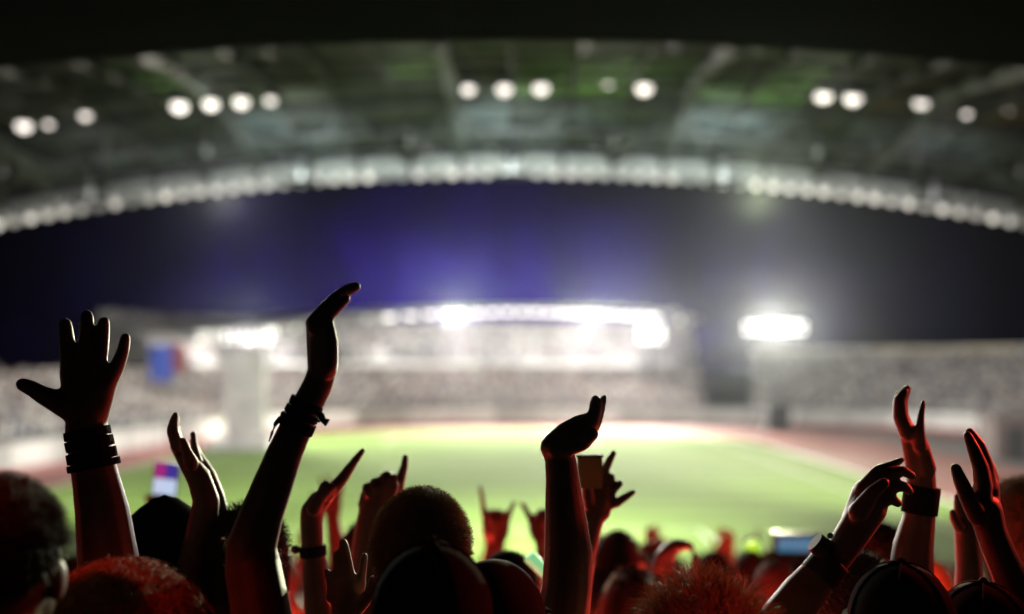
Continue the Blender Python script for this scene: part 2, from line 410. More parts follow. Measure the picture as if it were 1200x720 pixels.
# ------------------------------------------------------------------ floodlights
def lampmat(name, c, s): return mat(name, (.8,.8,.8), .4, emit=c, es=s)
M['lamp'] = lampmat('lamp_glass', (1,.95,.88), 3.6)
M['lamp_hot'] = lampmat('lamp_glass_hot', (1,.97,.92), 2.6)
M['lamp_soft'] = lampmat('lamp_glass_soft', (1,.90,.82), 2.2)
M['bulb'] = lampmat('rim_bulb_glass', (1,.93,.82), .9)
def spot(name, loc, target, energy, color, size=math.radians(80), blend=.5, radius=.4, parent=None):
    l = bpy.data.lights.new(name, 'SPOT'); l.energy = energy; l.color = color; l.spot_size = size; l.spot_blend = blend; l.shadow_soft_size = radius
    o = bpy.data.objects.new(name, l); col.objects.link(o); o.location = loc
    o.rotation_euler = (Vector(target)-Vector(loc)).to_track_quat('-Z', 'Y').to_euler(); return o
# luminaires under the far roof edge
cnt = 0
for a in range(0, len(iU)-1):
    i = iU[a]; p = off(i, RO-.6); px = pxof(p); z = rz(i)-.75
    big = (262 < px < 318)
    if not (big or 445 < px < 775 or a % 3 == 0): continue
    ang = math.atan2(-RN[i].x, RN[i].y)
    lab = {True:'bright floodlight under the left sweep of the far roof', False:'floodlight in the row under the far roof edge'}[big]
    r = empty('floodlight', (p.x,p.y,z), lab, 'floodlight', 'floodlights under the far roof edge'); r.rotation_euler = (0,0,ang)
    w = .98 if not big else .98; h = .28 if not big else .5
    if not (big or 445 < px < 775): w, h = .3, .16
    mb = MB(); mb.hexa([(-w,-.2,-h),(w,-.2,-h),(w*.8,.3,-h*.8),(-w*.8,.3,-h*.8),(-w,-.2,h),(w,-.2,h),(w*.8,.3,h*.8),(-w*.8,.3,h*.8)]); mb.build('housing', M['steel'], r)
    mb = MB(); mb.box(-w*.94,w*.94,-.25,-.203,-h*.92,h*.92); mb.build('lens', M['lamp'], r)
    mb = MB(); mb.tube([(0,.1,h),(0,.3,.9)], .05, 6); mb.build('bracket', M['steel'], r)
def bank(px, py, w, h, d, nx, nz, label, mast=True, name='floodlight_bank'):
    c = W(px,py,d); r = empty(name, (c.x, d, 0), label, 'floodlight')
    if mast:
        mb = MB(); mb.tube([(0,.6,0),(0,.6,c.z-h/2),(0,.6,c.z+h/2)], [.6,.35,.3], 10); mb.build('mast', M['steel'], r)
    mb = MB(); mb.box(-w/2,w/2,.15,.3,c.z-h/2,c.z+h/2); mb.build('frame', M['steel'], r)
    for ix in range(nx):
        for iz in range(nz):
            x = -w/2+(ix+.5)*w/nx; z = c.z-h/2+(iz+.5)*h/nz; rr = min(w/nx, h/nz)*.42
            mb = MB(); mb.tube([(0,.14,0),(0,-.1,0),(0,-.12,0)], [rr*.6,rr,rr*.97], 12); mb.build('lamp', M['lamp_hot'], r, (x,0,z))
    return c
b1 = bank(908, 384, 13, 3.0, 215, 10, 2, 'separate mast with a wide bank of glaring floodlights right of the far roof')
b2 = bank(763, 391, 4.6, 3.2, 176, 4, 3, 'square cluster of floodlights hanging below the right end of the far roof')
b3 = bank(290, 396, 7.0, 1.6, 139.0, 6, 2, 'wide bank of floodlights in front of the left sweep of the roof')
WARM = (1,.93,.82)
# the light those banks throw
SR = math.radians(150)
def added_roof_flood(x, tgt, e, label, size=60):  # added unseen floodlights, brightening the pitch and the stands
    z = CZ+9.6; y = 40.6; r = empty('floodlight', (x, y, z), label, 'floodlight', 'added floodlights on top of the near roof edge')
    d = (Vector(tgt)-Vector((x,y,z))).normalized()
    mb = MB(); mb.tube([(0,0,0)-d*.5 if False else -d*.5, -d*.35, -d*.02], [.15,.3,.42], 14); mb.tube([(0,-.1,-1.2),(0,-.1,-.1)], .06, 6); mb.build('housing', M['darksteel'], r)
    spot('added_flood_light', (x, y, z), tgt, e, (1,.96,.9), math.radians(size), radius=.3, blend=.7)
for x, tgt, e, lab in ((-16,(-42,110,8),220000,'leftmost added floodlight on top of the near roof, aimed at the left stand'),(-6,(-3,66,0),110000,'left inner added floodlight on top of the near roof, aimed at the pitch'),
                  (-2,(-8,170,8),110000,'left middle added floodlight on top of the near roof, aimed at the far stand'),(2,(14,170,8),110000,'right middle added floodlight on top of the near roof, aimed at the far stand'),
                  (6,(3,66,0),110000,'right inner added floodlight on top of the near roof, aimed at the pitch'),(16,(62,150,9),400000,'rightmost added floodlight on top of the near roof, aimed at the right stand')):
    added_roof_flood(x, tgt, e, lab, 70 if e < 105000 or tgt[1] < 100 or abs(x) > 3 else 34)
def added_rim_spot(p, tgt, e, label, c):  # added spots that edge the crowd with rim light
    r = empty('floodlight', p, label, 'floodlight', 'added spotlights on the rim of the near roof'); d = (Vector(tgt)-Vector(p)).normalized()
    mb = MB(); mb.tube([-d*.4, -d*.3, -d*.02], [.08,.16,.2], 12); mb.tube([(0,0,.05),(0,0,.5)], .04, 6); mb.build('housing', M['darksteel'], r)
    spot('added_rim_light', p, tgt, e, c, math.radians(16), radius=.12, blend=.8)
added_rim_spot((9.5,39.2,CZ+6.65), (.2,2.3,CZ-.2), 34000, 'small added spotlight on the near roof rim right of centre, turned on the crowd', (.95,1,.58))
added_rim_spot((-11,39.2,CZ+6.5), (0,2.3,CZ-.2), 12000, 'small added spotlight on the near roof rim left of centre, turned on the crowd', (1,.95,.8))
# lights under the far roof that shine back on their own seats
for k in range(2, len(iU)-2, 4):
    i = iU[k]; p = off(i, RO+1); q = off(i, 14); u_ = off(i, 9)
    spot('seat_light', (p.x, p.y, rz(i)-1.2), (u_.x, u_.y, 6), 16500, (1,.96,.9), math.radians(150), blend=.8, radius=.3)
    q = off(i, 27); spot('seat_light', (p.x, p.y, rz(i)-1.2), (q.x, q.y, 14), 7500, (1,.96,.9), math.radians(140), blend=.8, radius=.3)
spot('bank_light', (b1.x-.5, 214.0, b1.z+.2), (0,40,6), 90000, (1,.94,.72), SR, blend=1, radius=1.2)
spot('bank_light', (b1.x-.5, 214.0, b1.z+.2), (0,2,CZ), 700000, (1,.95,.70), math.radians(26), blend=.9, radius=1.2)
spot('bank_light', (b2.x, 175.2, b2.z), (-4,70,0), 200000, WARM, SR, blend=1, radius=.9)
spot('bank_light', (b3.x, 138.2, b3.z), (0,80,0), 70000, WARM, SR, blend=1, radius=.9)
spot('bank_light', (-10, 181, 18.0), (0,85,0), 200000, WARM, SR, blend=1, radius=.8)
spot('bank_light', (14, 181, 18.0), (0,85,0), 200000, WARM, SR, blend=1, radius=.8)

# ------------------------------------------------------------------ overhead roof of our own stand
ST = [(23.5,36,32),(26,54,33),(28.5,70,34),(30.5,86,34),(33,114,40),(36,146,50),(39.2,174,56),(39.6,207,60)]
def RPt(px, s, dz=0):      # px measured at the roof edge depth; ribs run radially
    D, yc, k = ST[s] if isinstance(s, int) else s
    X = (px-600)/1200*39.0*(.72+.28*D/39.6)
    p = 600+1200*X/D; y = yc+k*((p-600)/600)**2
    return Vector((X, D, CZ+(430-y)/1200*D+dz))
roof = empty('stadium_roof', (0,30,17), 'arched roof of green and grey panels over the near crowd', 'roof')
NC = 26
cols_ = [600+(c-NC/2)*60 for c in range(NC+1)]
def clump(x, y): 
    from mathutils import noise
    return noise.noise(Vector((x*.3, y*.35, 3.3)))
for s in range(len(ST)-1):
    for c in range(NC):
        pc = (cols_[c]+cols_[c+1])/2
        q = [RPt(cols_[c]+2.5,s),RPt(cols_[c+1]-2.5,s),RPt(cols_[c+1]-2.5,s+1),RPt(cols_[c]+2.5,s+1)]
        u = (q[3]-q[0]).normalized()*.05; q = [q[0]+u,q[1]+u,q[2]-u,q[3]-u]
        nrm = (q[1]-q[0]).cross(q[3]-q[0]).normalized()
        if nrm.z < 0 or s == 6: nrm = -nrm if nrm.z < 0 else nrm
        t = nrm*.08
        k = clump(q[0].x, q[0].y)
        if s <= 3: m = M['roof_green'] if 460 < pc < 900 else (M['roof_rust'] if pc > 980 else M['roof_olive'])
        elif s <= 5: m = M['roof_glass']
        else: m = M['fascia']
        if s <= 3 and 460 > pc and k > .25: m = M['roof_green']
        if k < (-.10 if abs(pc-600) < 400 else .16) and s <= 5 or (s == 0 and k < .1) or (s < 6 and random.random() < .13): m = M['darksteel']  # scattered dark panels; extra ones at the outer ends paint in missing light
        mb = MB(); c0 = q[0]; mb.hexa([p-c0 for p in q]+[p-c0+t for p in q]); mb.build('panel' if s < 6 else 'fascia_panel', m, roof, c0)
for c in range(NC+1):          # ribs
    mb = MB(); pts = [RPt(cols_[c],s,-.12) for s in range(len(ST)-1)]
    mb.tube([p-pts[0] for p in pts], .11 if c%4 else .26, 6); mb.build('rib', M['steel'] if c%4==0 else M['darksteel'], roof, pts[0])
for s in range(len(ST)-1):
    mb = MB(); pts = [RPt(px,s,-.2) for px in cols_]; mb.tube([p-pts[0] for p in pts], .1, 6); mb.build('purlin', M['darksteel'] if s < 4 else M['steel'], roof, pts[0])
for c in range(0, NC, 2):      # bracing struts of the edge truss
    a = RPt(cols_[c],4,-.3); b = RPt(cols_[c+1],6,-.5); e = RPt(cols_[c+2],4,-.3)
    for p, q in ((a,b),(e,b)):
        mb = MB(); mb.tube([(0,0,0), q-p], .09, 6); mb.build('strut', M['steel'], roof, p)
# scalloped lit rim: a bulb every 0.6 m
nb = 78
BULBS = [lampmat('rim_bulb_glass_%s' % n_, (1,.93,.82), e_) for n_, e_ in (('bright',1.3),('normal',.85),('worn',.5),('spent',.12))]
BULBS = [BULBS[0]]*2+[BULBS[1]]*4+[BULBS[2]]*3+[BULBS[3]]
for k in range(nb):
    px = 600+(k-nb/2+.5)*20; p = RPt(px, 7, -.02)
    mb = MB(); mb.ell((0,0,0), (.17,.15,.15), 8, 5); o = mb.build('bulb', random.choice(BULBS), roof, p+Vector((0,-.18,.1)), True)
kids(roof)
# lamps hanging in the roof
LX = [(28,148,1),(57,146,.55),(100,136,.7),(210,125,1.1),(247,122,1),(283,120,1),(317,118,.7),(549,105,.85),(591,105,1),(634,104,1),(713,97,.7),(755,104,1.05),(965,112,1.15),(1000,115,1.15),(1080,120,1),(1133,134,.5),(1183,127,.6)]
NM = ['leftmost','small dim','lone dim','first of four','second of four','third of four','last of four','first of the middle five','second of the middle five','third of the middle five','fourth and dimmer of the middle five','last of the middle five','first of the right pair','second of the right pair','single','tiny','last small']
for (px,py,s),nm in zip(LX,NM):
    p = W(px,py,31.0)
    r = empty('roof_lamp', p, nm+' round lamp glowing under the near roof', 'lamp', 'round lamps under the near roof')
    mb = MB(); mb.tube([(0,0,.28*s),(0,0,.2*s),(0,0,.05*s)], [.1*s,.22*s,.33*s], 12); mb.build('housing', M['steel'], r)
    mb = MB(); mb.ell((0,0,0), (.21*s,.21*s,.16*s), 12, 7); mb.build('globe', M['lamp_soft'], r, smooth=True)
    mb = MB(); mb.tube([(0,0,.28*s),(0,0,1.2)], .03, 6); mb.build('cord', M['darksteel'], r)
# wide wash on the underside, from added dark-cased trough lamps
for x, e, c in ((-21,14,(1,.9,.8)),(-14,60,(1,.95,.88)),(-7,240,(.9,1,.9)),(0,290,(.9,1,.9)),(7,240,(.9,1,.9)),(14,60,(1,.95,.9)),(21,12,(1,.9,.8))):
    zz = CZ+6.4-.0045*x*x
    r = empty('added_uplight', (x,34,zz), 'added dark trough lamp at %s m, washing the near roof edge' % x, 'lamp', 'added trough lamps washing the near roof')
    r['label'] = {-21:'far left',-14:'second from left',-7:'left of centre',0:'central',7:'right of centre',14:'second from right',21:'far right'}[x]+' added trough lamp washing the near roof edge from below'
    mb = MB(); mb.hexa([(-.5,-.12,-.1),(.5,-.12,-.1),(.5,.12,-.1),(-.5,.12,-.1),(-.6,-.2,0),(.6,-.2,0),(.6,.2,-.02),(-.6,.2,-.02)]); mb.build('trough', M['darksteel'], r)
    mb = MB(); mb.tube([(0,0,-.1),(0,0,2.0)], .03, 6); mb.build('hanger', M['darksteel'], r)
    l = bpy.data.lights.new('added_wash_light','AREA'); l.energy = e; l.color = c; l.size = 1.1; l.size_y = .3; l.shape='RECTANGLE'
    o = bpy.data.objects.new('added_wash_light', l); col.objects.link(o); o.location = (x, 34, zz+.04)
    o.rotation_euler = Vector((0,.62,.78)).to_track_quat('-Z','X').to_euler()
for x in (-15,-9,-3,3,9,15):  # second added row, lifting the green panels
    zz = CZ+6.5-.004*x*x
    r = empty('added_uplight', (x,30.2,zz), {-15:'outermost left',-9:'middle left',-3:'inner left',3:'inner right',9:'middle right',15:'outermost right'}[x]+' added trough lamp washing the green roof panels', 'lamp', 'added trough lamps washing the green roof panels')
    mb = MB(); mb.hexa([(-.4,-.12,-.1),(.4,-.12,-.1),(.4,.12,-.1),(-.4,.12,-.1),(-.5,-.2,0),(.5,-.2,0),(.5,.2,0),(-.5,.2,0)]); mb.build('trough', M['darksteel'], r)
    mb = MB(); mb.tube([(0,0,-.1),(0,0,1.2)], .03, 6); mb.build('hanger', M['darksteel'], r)
    l = bpy.data.lights.new('added_wash_light','AREA'); l.energy = 70 if abs(x) < 10 else 22; l.color = (.95,1,.8) if abs(x) < 12 else (1,.93,.8); l.size = .9; l.size_y = .3; l.shape='RECTANGLE'
    o = bpy.data.objects.new('added_wash_light', l); col.objects.link(o); o.location = (x, 30.2, zz+.04)
    o.rotation_euler = Vector((0,.05,1)).to_track_quat('-Z','X').to_euler()
# added deck, painted near black to stand in for unlit roof
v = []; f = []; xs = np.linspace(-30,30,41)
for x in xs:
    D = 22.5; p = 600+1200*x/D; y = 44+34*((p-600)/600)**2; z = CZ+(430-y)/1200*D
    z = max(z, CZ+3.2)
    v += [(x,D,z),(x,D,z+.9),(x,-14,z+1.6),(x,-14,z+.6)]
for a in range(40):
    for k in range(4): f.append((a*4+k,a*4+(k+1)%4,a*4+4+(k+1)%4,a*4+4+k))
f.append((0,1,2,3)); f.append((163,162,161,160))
up = empty('shade_deck', (0,5,0), 'added deck painted black like unlit roof above the near crowd', 'deck')
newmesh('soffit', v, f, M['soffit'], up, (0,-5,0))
for x in (-29,29):
    for y in (0,20):
        mb = MB(); mb.box(-.5,.5,-.5,.5,0,CZ+5); mb.build('column', M['soffit'], up, (x,y-5,0))

# ------------------------------------------------------------------ near terrace
stp = []
z = CZ-1.97; y = 1.0
rows_n = [(-2.2,CZ-1.35),(-1.2,CZ-1.55),(-.1,CZ-1.75),(1.0,z)]
y = 2.35
while z > .35:
    z -= .19; rows_n.append((y, z)); y += .8
prof = [(-5,CZ-1.35)]
for (yy, zz) in rows_n[1:]: prof += [(yy, prof[-1][1]), (yy, zz)]
prof += [(y, z), (y, 0), (-5, 0)]
v = [(-28,a,b) for a,b in prof]+[(28,a,b) for a,b in prof]; n = len(prof)
f = [(k,(k+1)%n,(k+1)%n+n,k+n) for k in range(n)]+[tuple(range(n))[::-1], tuple(range(n,2*n))]
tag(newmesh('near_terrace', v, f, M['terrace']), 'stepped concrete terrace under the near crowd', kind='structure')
def floor_at(d):
    zz = rows_n[0][1]
    for (yy, z_) in rows_n:
        if d >= yy: zz = z_
    return zz

# ------------------------------------------------------------------ thin night air that the floodlights glow in
hm = bpy.data.materials.new('haze'); hm.use_nodes = True; hn = hm.node_tree; hn.nodes.remove(hn.nodes['Principled BSDF'])
pv = hn.nodes.new('ShaderNodeVolumePrincipled'); pv.inputs['Color'].default_value = (.78,.84,1,1); pv.inputs['Density'].default_value = .000048; pv.inputs['Anisotropy'].default_value = .92
hn.links.new(pv.outputs[0], hn.nodes['Material Output'].inputs['Volume'])
mb = MB(); mb.box(-190,190,-45,300,-1,48)
tag(mb.build('haze', hm), 'thin hazy night air over the pitch', kind='stuff')
# ------------------------------------------------------------------ people
def remesh(chains, ells, voxel, smooth=4):
    """chains: [[(Vector, r), ...], ...], ells: [(centre,(rx,ry,rz),rot)] -> (verts, faces) of the fused skin"""
    mb = MB()
    for ch in chains:
        for (a, ra), (b, rb) in zip(ch, ch[1:]):
            d = b-a; Ln = d.length
            if Ln < 1e-6: continue
            t = d/Ln; q = t.to_track_quat('Z','Y').to_matrix()
            v = []; nu = 14; ring = []
            for (c, r, lo, hi) in ((a, ra, 180, 90), (b, rb, 90, 0)):
                for k in range(4):
                    th = math.radians(lo+(hi-lo)*k/3)
                    if k == 0 and lo == 180: th = math.radians(176)
                    if k == 3 and hi == 0: th = math.radians(4)
                    ring.append([c+q@Vector((r*math.sin(th)*math.cos(2*math.pi*j/nu), r*math.sin(th)*math.sin(2*math.pi*j/nu), r*math.cos(th))) for j in range(nu)])
            for rg in ring: v += rg
            f = []
            for i in range(len(ring)-1):
                for j in range(nu): f.append((i*nu+j, i*nu+(j+1)%nu, (i+1)*nu+(j+1)%nu, (i+1)*nu+j))
            f.append(tuple(range(nu))[::-1]); f.append(tuple((len(ring)-1)*nu+j for j in range(nu)))
            mb.add(v, f)
    for e in ells: mb.ell(e[0], e[1], 18, 12, e[2] if len(e) > 2 else None)
    me = bpy.data.meshes.new('tmp'); me.from_pydata(mb.v, [], mb.f); me.update()
    o = bpy.data.objects.new('tmp', me); col.objects.link(o)
    m = o.modifiers.new('r','REMESH'); m.mode = 'VOXEL'; m.voxel_size = voxel; m.adaptivity = 0
    if smooth:
        s = o.modifiers.new('s','SMOOTH'); s.factor = .5; s.iterations = smooth
    dg = bpy.context.evaluated_depsgraph_get(); e = o.evaluated_get(dg); r = e.to_mesh()
    nv = len(r.vertices); V = np.empty(nv*3, np.float32); r.vertices.foreach_get('co', V)
    F = [tuple(p.vertices) for p in r.polygons]
    e.to_mesh_clear(); bpy.data.objects.remove(o); bpy.data.meshes.remove(me)
    return V.reshape(-1,3), F
def join(parts):
    V = []; F = []; n = 0
    for v, f in parts:
        V.append(v); F += [tuple(i+n for i in q) for q in f]; n += len(v)
    return np.concatenate(V), F

def head_shapes(hc, yaw=0, s=1.0, tilt=0):
    R = (Matrix.Rotation(yaw,3,'Z')@Matrix.Rotation(tilt,3,'Y'))
    def P(x,y,z): return hc+R@(Vector((x,y,z))*s)
    E = [(P(0,-.012,.015),(.076*s,.094*s,.098*s),R),(P(0,.022,-.045),(.058*s,.066*s,.068*s),R),(P(0,.062,-.088),(.026*s,.022*s,.018*s),R),
         (P(-.077,-.005,-.012),(.011*s,.020*s,.032*s),R),(P(.077,-.005,-.012),(.011*s,.020*s,.032*s),R),
         (P(0,.072,.025),(.05*s,.018*s,.012*s),R),(P(0,.086,-.058),(.022*s,.010*s,.009*s),R),
         (P(-.036,.07,-.028),(.02*s,.016*s,.018*s),R),(P(.036,.07,-.028),(.02*s,.016*s,.018*s),R)]
    C = [[(P(0,.084,.012),.008*s),(P(0,.104,-.028),.012*s)],[(P(0,-.02,-.05),.056*s),(P(0,-.035,-.15),.058*s),(P(0,-.04,-.2),.075*s)]]
    return E, C, P, R

def hand_generic(wr, fwd, side, spread=.25, curl=.15, s=1.0, pose='open'):
    """wr wrist point, fwd finger direction, side = thumb side direction; five fingers"""
    fwd = fwd.normalized(); side = (side-fwd*side.dot(fwd)).normalized(); nrm = fwd.cross(side)
    ch = []
    for k, (o_, ln) in enumerate(((.030,.072),(.010,.080),(-.011,.074),(-.031,.058))):
        b = wr+fwd*(.088-(.006*abs(k-1)))*s+side*o_*s
        ch.append([(wr+fwd*.012*s+side*o_*.55*s, .018*s),(b,.0125*s)])
        d = (fwd+side*(spread*(1.5-k)*.28)).normalized()
        cu = curl
        if pose == 'horns' and k in (1,2): cu = 1.7
        if pose == 'point' and k > 0: cu = 1.7
        if pose == 'grip': cu = 1.25
        p = b; pts = [(p,.0105*s)]
        for j in range(3):
            a = cu*(j+1)*.75; dd = d*math.cos(a)+nrm*math.sin(a); p = p+dd*ln*s*(.46,.30,.24)[j]; pts.append((p,(.0098,.0088,.0072)[j]*s))
        ch.append(pts)
    t0 = wr+fwd*.025*s+side*.02*s; d = (side*.85+fwd*.6+nrm*.25).normalized()
    if pose in ('horns','grip','point'): d = (side*.35+fwd*.75+nrm*.55).normalized()
    ch.append([(t0,.016*s),(t0+d*.04*s,.014*s),(t0+d*.065*s+fwd*.008*s,.0105*s),(t0+d*.08*s+fwd*.026*s,.0085*s)])
    return ch

def build_hair(root, hc, P, R, style, mt, s=1.0, n=2600, seed=0):
    rg = np.random.default_rng(seed)
    off_ = Vector(root.location)
    mb = MB()
    c = P(0,-.016,.022); rr = Vector((.080,.100,.101))*s
    # scalp shell: upper/back part of an ellipsoid
    nu, nv = 28, 16; v = []; f = []
    def surf(th, ph, k=1.0):
        d = Vector((math.sin(th)*math.cos(ph), math.sin(th)*math.sin(ph), math.cos(th)))
        return c+R@Vector((d.x*rr.x*k, d.y*rr.y*k, d.z*rr.z*k)), R@Vector((d.x/rr.x, d.y/rr.y, d.z/rr.z)).normalized()
    def lim(ph):    # how far down hair goes; face is +Y
        fy = math.sin(ph); return 1.15 if fy > .45 else (1.62+(-fy)*.62 if fy < .1 else 1.45)
    for i in range(nv+1):
        for k in range(nu):
            ph = 2*math.pi*k/nu; th = lim(ph)*i/nv+.001; p, _ = surf(th, ph, 1.0+.03*math.sin(i*2.1+k*1.7)*(i>0)); v.append(p-off_)
    for i in range(nv):
        for k in range(nu): f.append((i*nu+k,(i+1)*nu+k,(i+1)*nu+(k+1)%nu,i*nu+(k+1)%nu))
    mb.add(v, f)
    def ribbon_(pts, w, wd):
        base = len(mb.v)
        for j, p in enumerate(pts):
            ww = w*(1-j/(len(pts)-1)*.85); mb.v.append(tuple(p-wd*ww)); mb.v.append(tuple(p+wd*ww))
        for j in range(len(pts)-1): mb.f.append((base+2*j,base+2*j+1,base+2*j+3,base+2*j+2))
    ln = dict(short=(.011,.022), crop=(.006,.012), spiky=(.035,.07), curly=(.05,.09), long=(.2,.32))[style]
    for _ in range(n):
        ph = rg.uniform(0,2*math.pi); th = math.acos(1-rg.uniform(0,1)*(1-math.cos(lim(ph)))); p, nr = surf(th, ph)
        p = p-off_; l = rg.uniform(*ln)*s; rnd = Vector(rg.normal(0,1,3)); tg = nr.cross(rnd).normalized()
        if style in ('short','crop'):
            d = (nr*.75+tg*.6+Vector((0,0,.1))).normalized(); ribbon_([p, p+d*l*.6, p+d*l+tg*l*.25], .0007, nr.cross(d).normalized())
        elif style == 'spiky':
            cl = Vector((math.sin(ph*7)*.5, math.cos(th*11)*.4, .35)); d = (nr*.6+R@cl*.7+tg*.3).normalized()
            ribbon_([p, p+d*l*.5, p+d*l*.85+tg*l*.12, p+d*l+tg*l*.3], .0012, nr.cross(d).normalized())
        elif style == 'curly':
            w2 = nr.cross(tg); r0 = rg.uniform(.008,.018)*s; tn = rg.uniform(1.6,2.8); pts = []
            for j in range(13):
                t = j/12; a = t*tn*2*math.pi; pts.append(p+nr*l*t*.8+tg*(math.cos(a)-1)*r0+w2*math.sin(a)*r0+Vector((0,0,-l*.35*t*t)))
            ribbon_(pts, .0016, (tg+nr*.5).normalized())
        else:
            d = Vector((nr.x*.4, nr.y*.4-.1, -1)).normalized(); q = p+nr*.012
            pts = [p, q]+[q+d*l*t+nr*.01*math.sin(t*6+ph*3) for t in (.25,.5,.75,1)]
            ribbon_(pts, .002, nr.cross(d).normalized())
    mb.build('hair', mt, root)

def build_cap(root, P, R, s, mt, brim=True, knit=False):
    off_ = Vector(root.location); nu, nv = 24, 10; v = []; f = []
    def S(th, ph, k): return P(.083*k*math.sin(th)*math.cos(ph), -.014+.104*k*math.sin(th)*math.sin(ph), .028+.098*k*math.cos(th))-off_
    for sh in (1.0, .965):
        for i in range(nv+1):
            for k in range(nu):
                ph = 2*math.pi*k/nu; th = 1.6*i/nv+.002; seam = .012 if (k % 4 == 0 and sh == 1.0 and not knit) else 0
                v.append(S(th, ph, sh+seam*.3+(.012*math.sin(k*math.pi) )))
    n1 = (nv+1)*nu
    for b in (0, n1):
        for i in range(nv):
            for k in range(nu):
                q = (b+i*nu+k, b+(i+1)*nu+k, b+(i+1)*nu+(k+1)%nu, b+i*nu+(k+1)%nu); f.append(q if b == 0 else q[::-1])
    for k in range(nu): f.append((nv*nu+k, n1+nv*nu+k, n1+nv*nu+(k+1)%nu, nv*nu+(k+1)%nu))
    crown = newmesh('cap_crown' if not knit else 'beanie', v, f, mt, root, smooth=True)
    if knit:
        mb = MB(); pts = []
        for k in range(25):
            ph = 2*math.pi*k/24; pts.append(S(1.58, ph, 1.05))
        mb.tube(pts, .016*s, 8); mb.build('cuff', mt, root, smooth=True); return
    mb = MB()
    for k in range(0,24,4):
        ph = 2*math.pi*k/24; mb.tube([S(1.55*t/8+.01, ph, 1.012) for t in range(9)], .0016*s, 5)
    mb.build('seam', mt, root)
    mb = MB(); mb.ell(P(0,-.014,.128)-off_, .008*s, 8, 5); mb.build('button', mt, root)
    if brim:
        v = []; f = []; n = 14
        for zz in (0, -.004):
            for i in range(n+1):
                a = math.pi*(.12+.76*i/n); x = .081*math.cos(a); y = -.014+.100*math.sin(a)
                x2 = .078*math.cos(a)*1.02; y2 = y+.075*math.sin(a)**.6
                v += [P(x,y,.03+zz)-off_, P(x2,y2,.022+zz-.012*abs(math.cos(a)))-off_]
        m0 = 2*(n+1)
        for i in range(n):
            f.append((2*i,2*i+2,2*i+3,2*i+1)); f.append((m0+2*i,m0+2*i+1,m0+2*i+3,m0+2*i+2)); f.append((2*i+1,2*i+3,m0+2*i+3,m0+2*i+1))
        newmesh('cap_brim', v, f, mt, root)

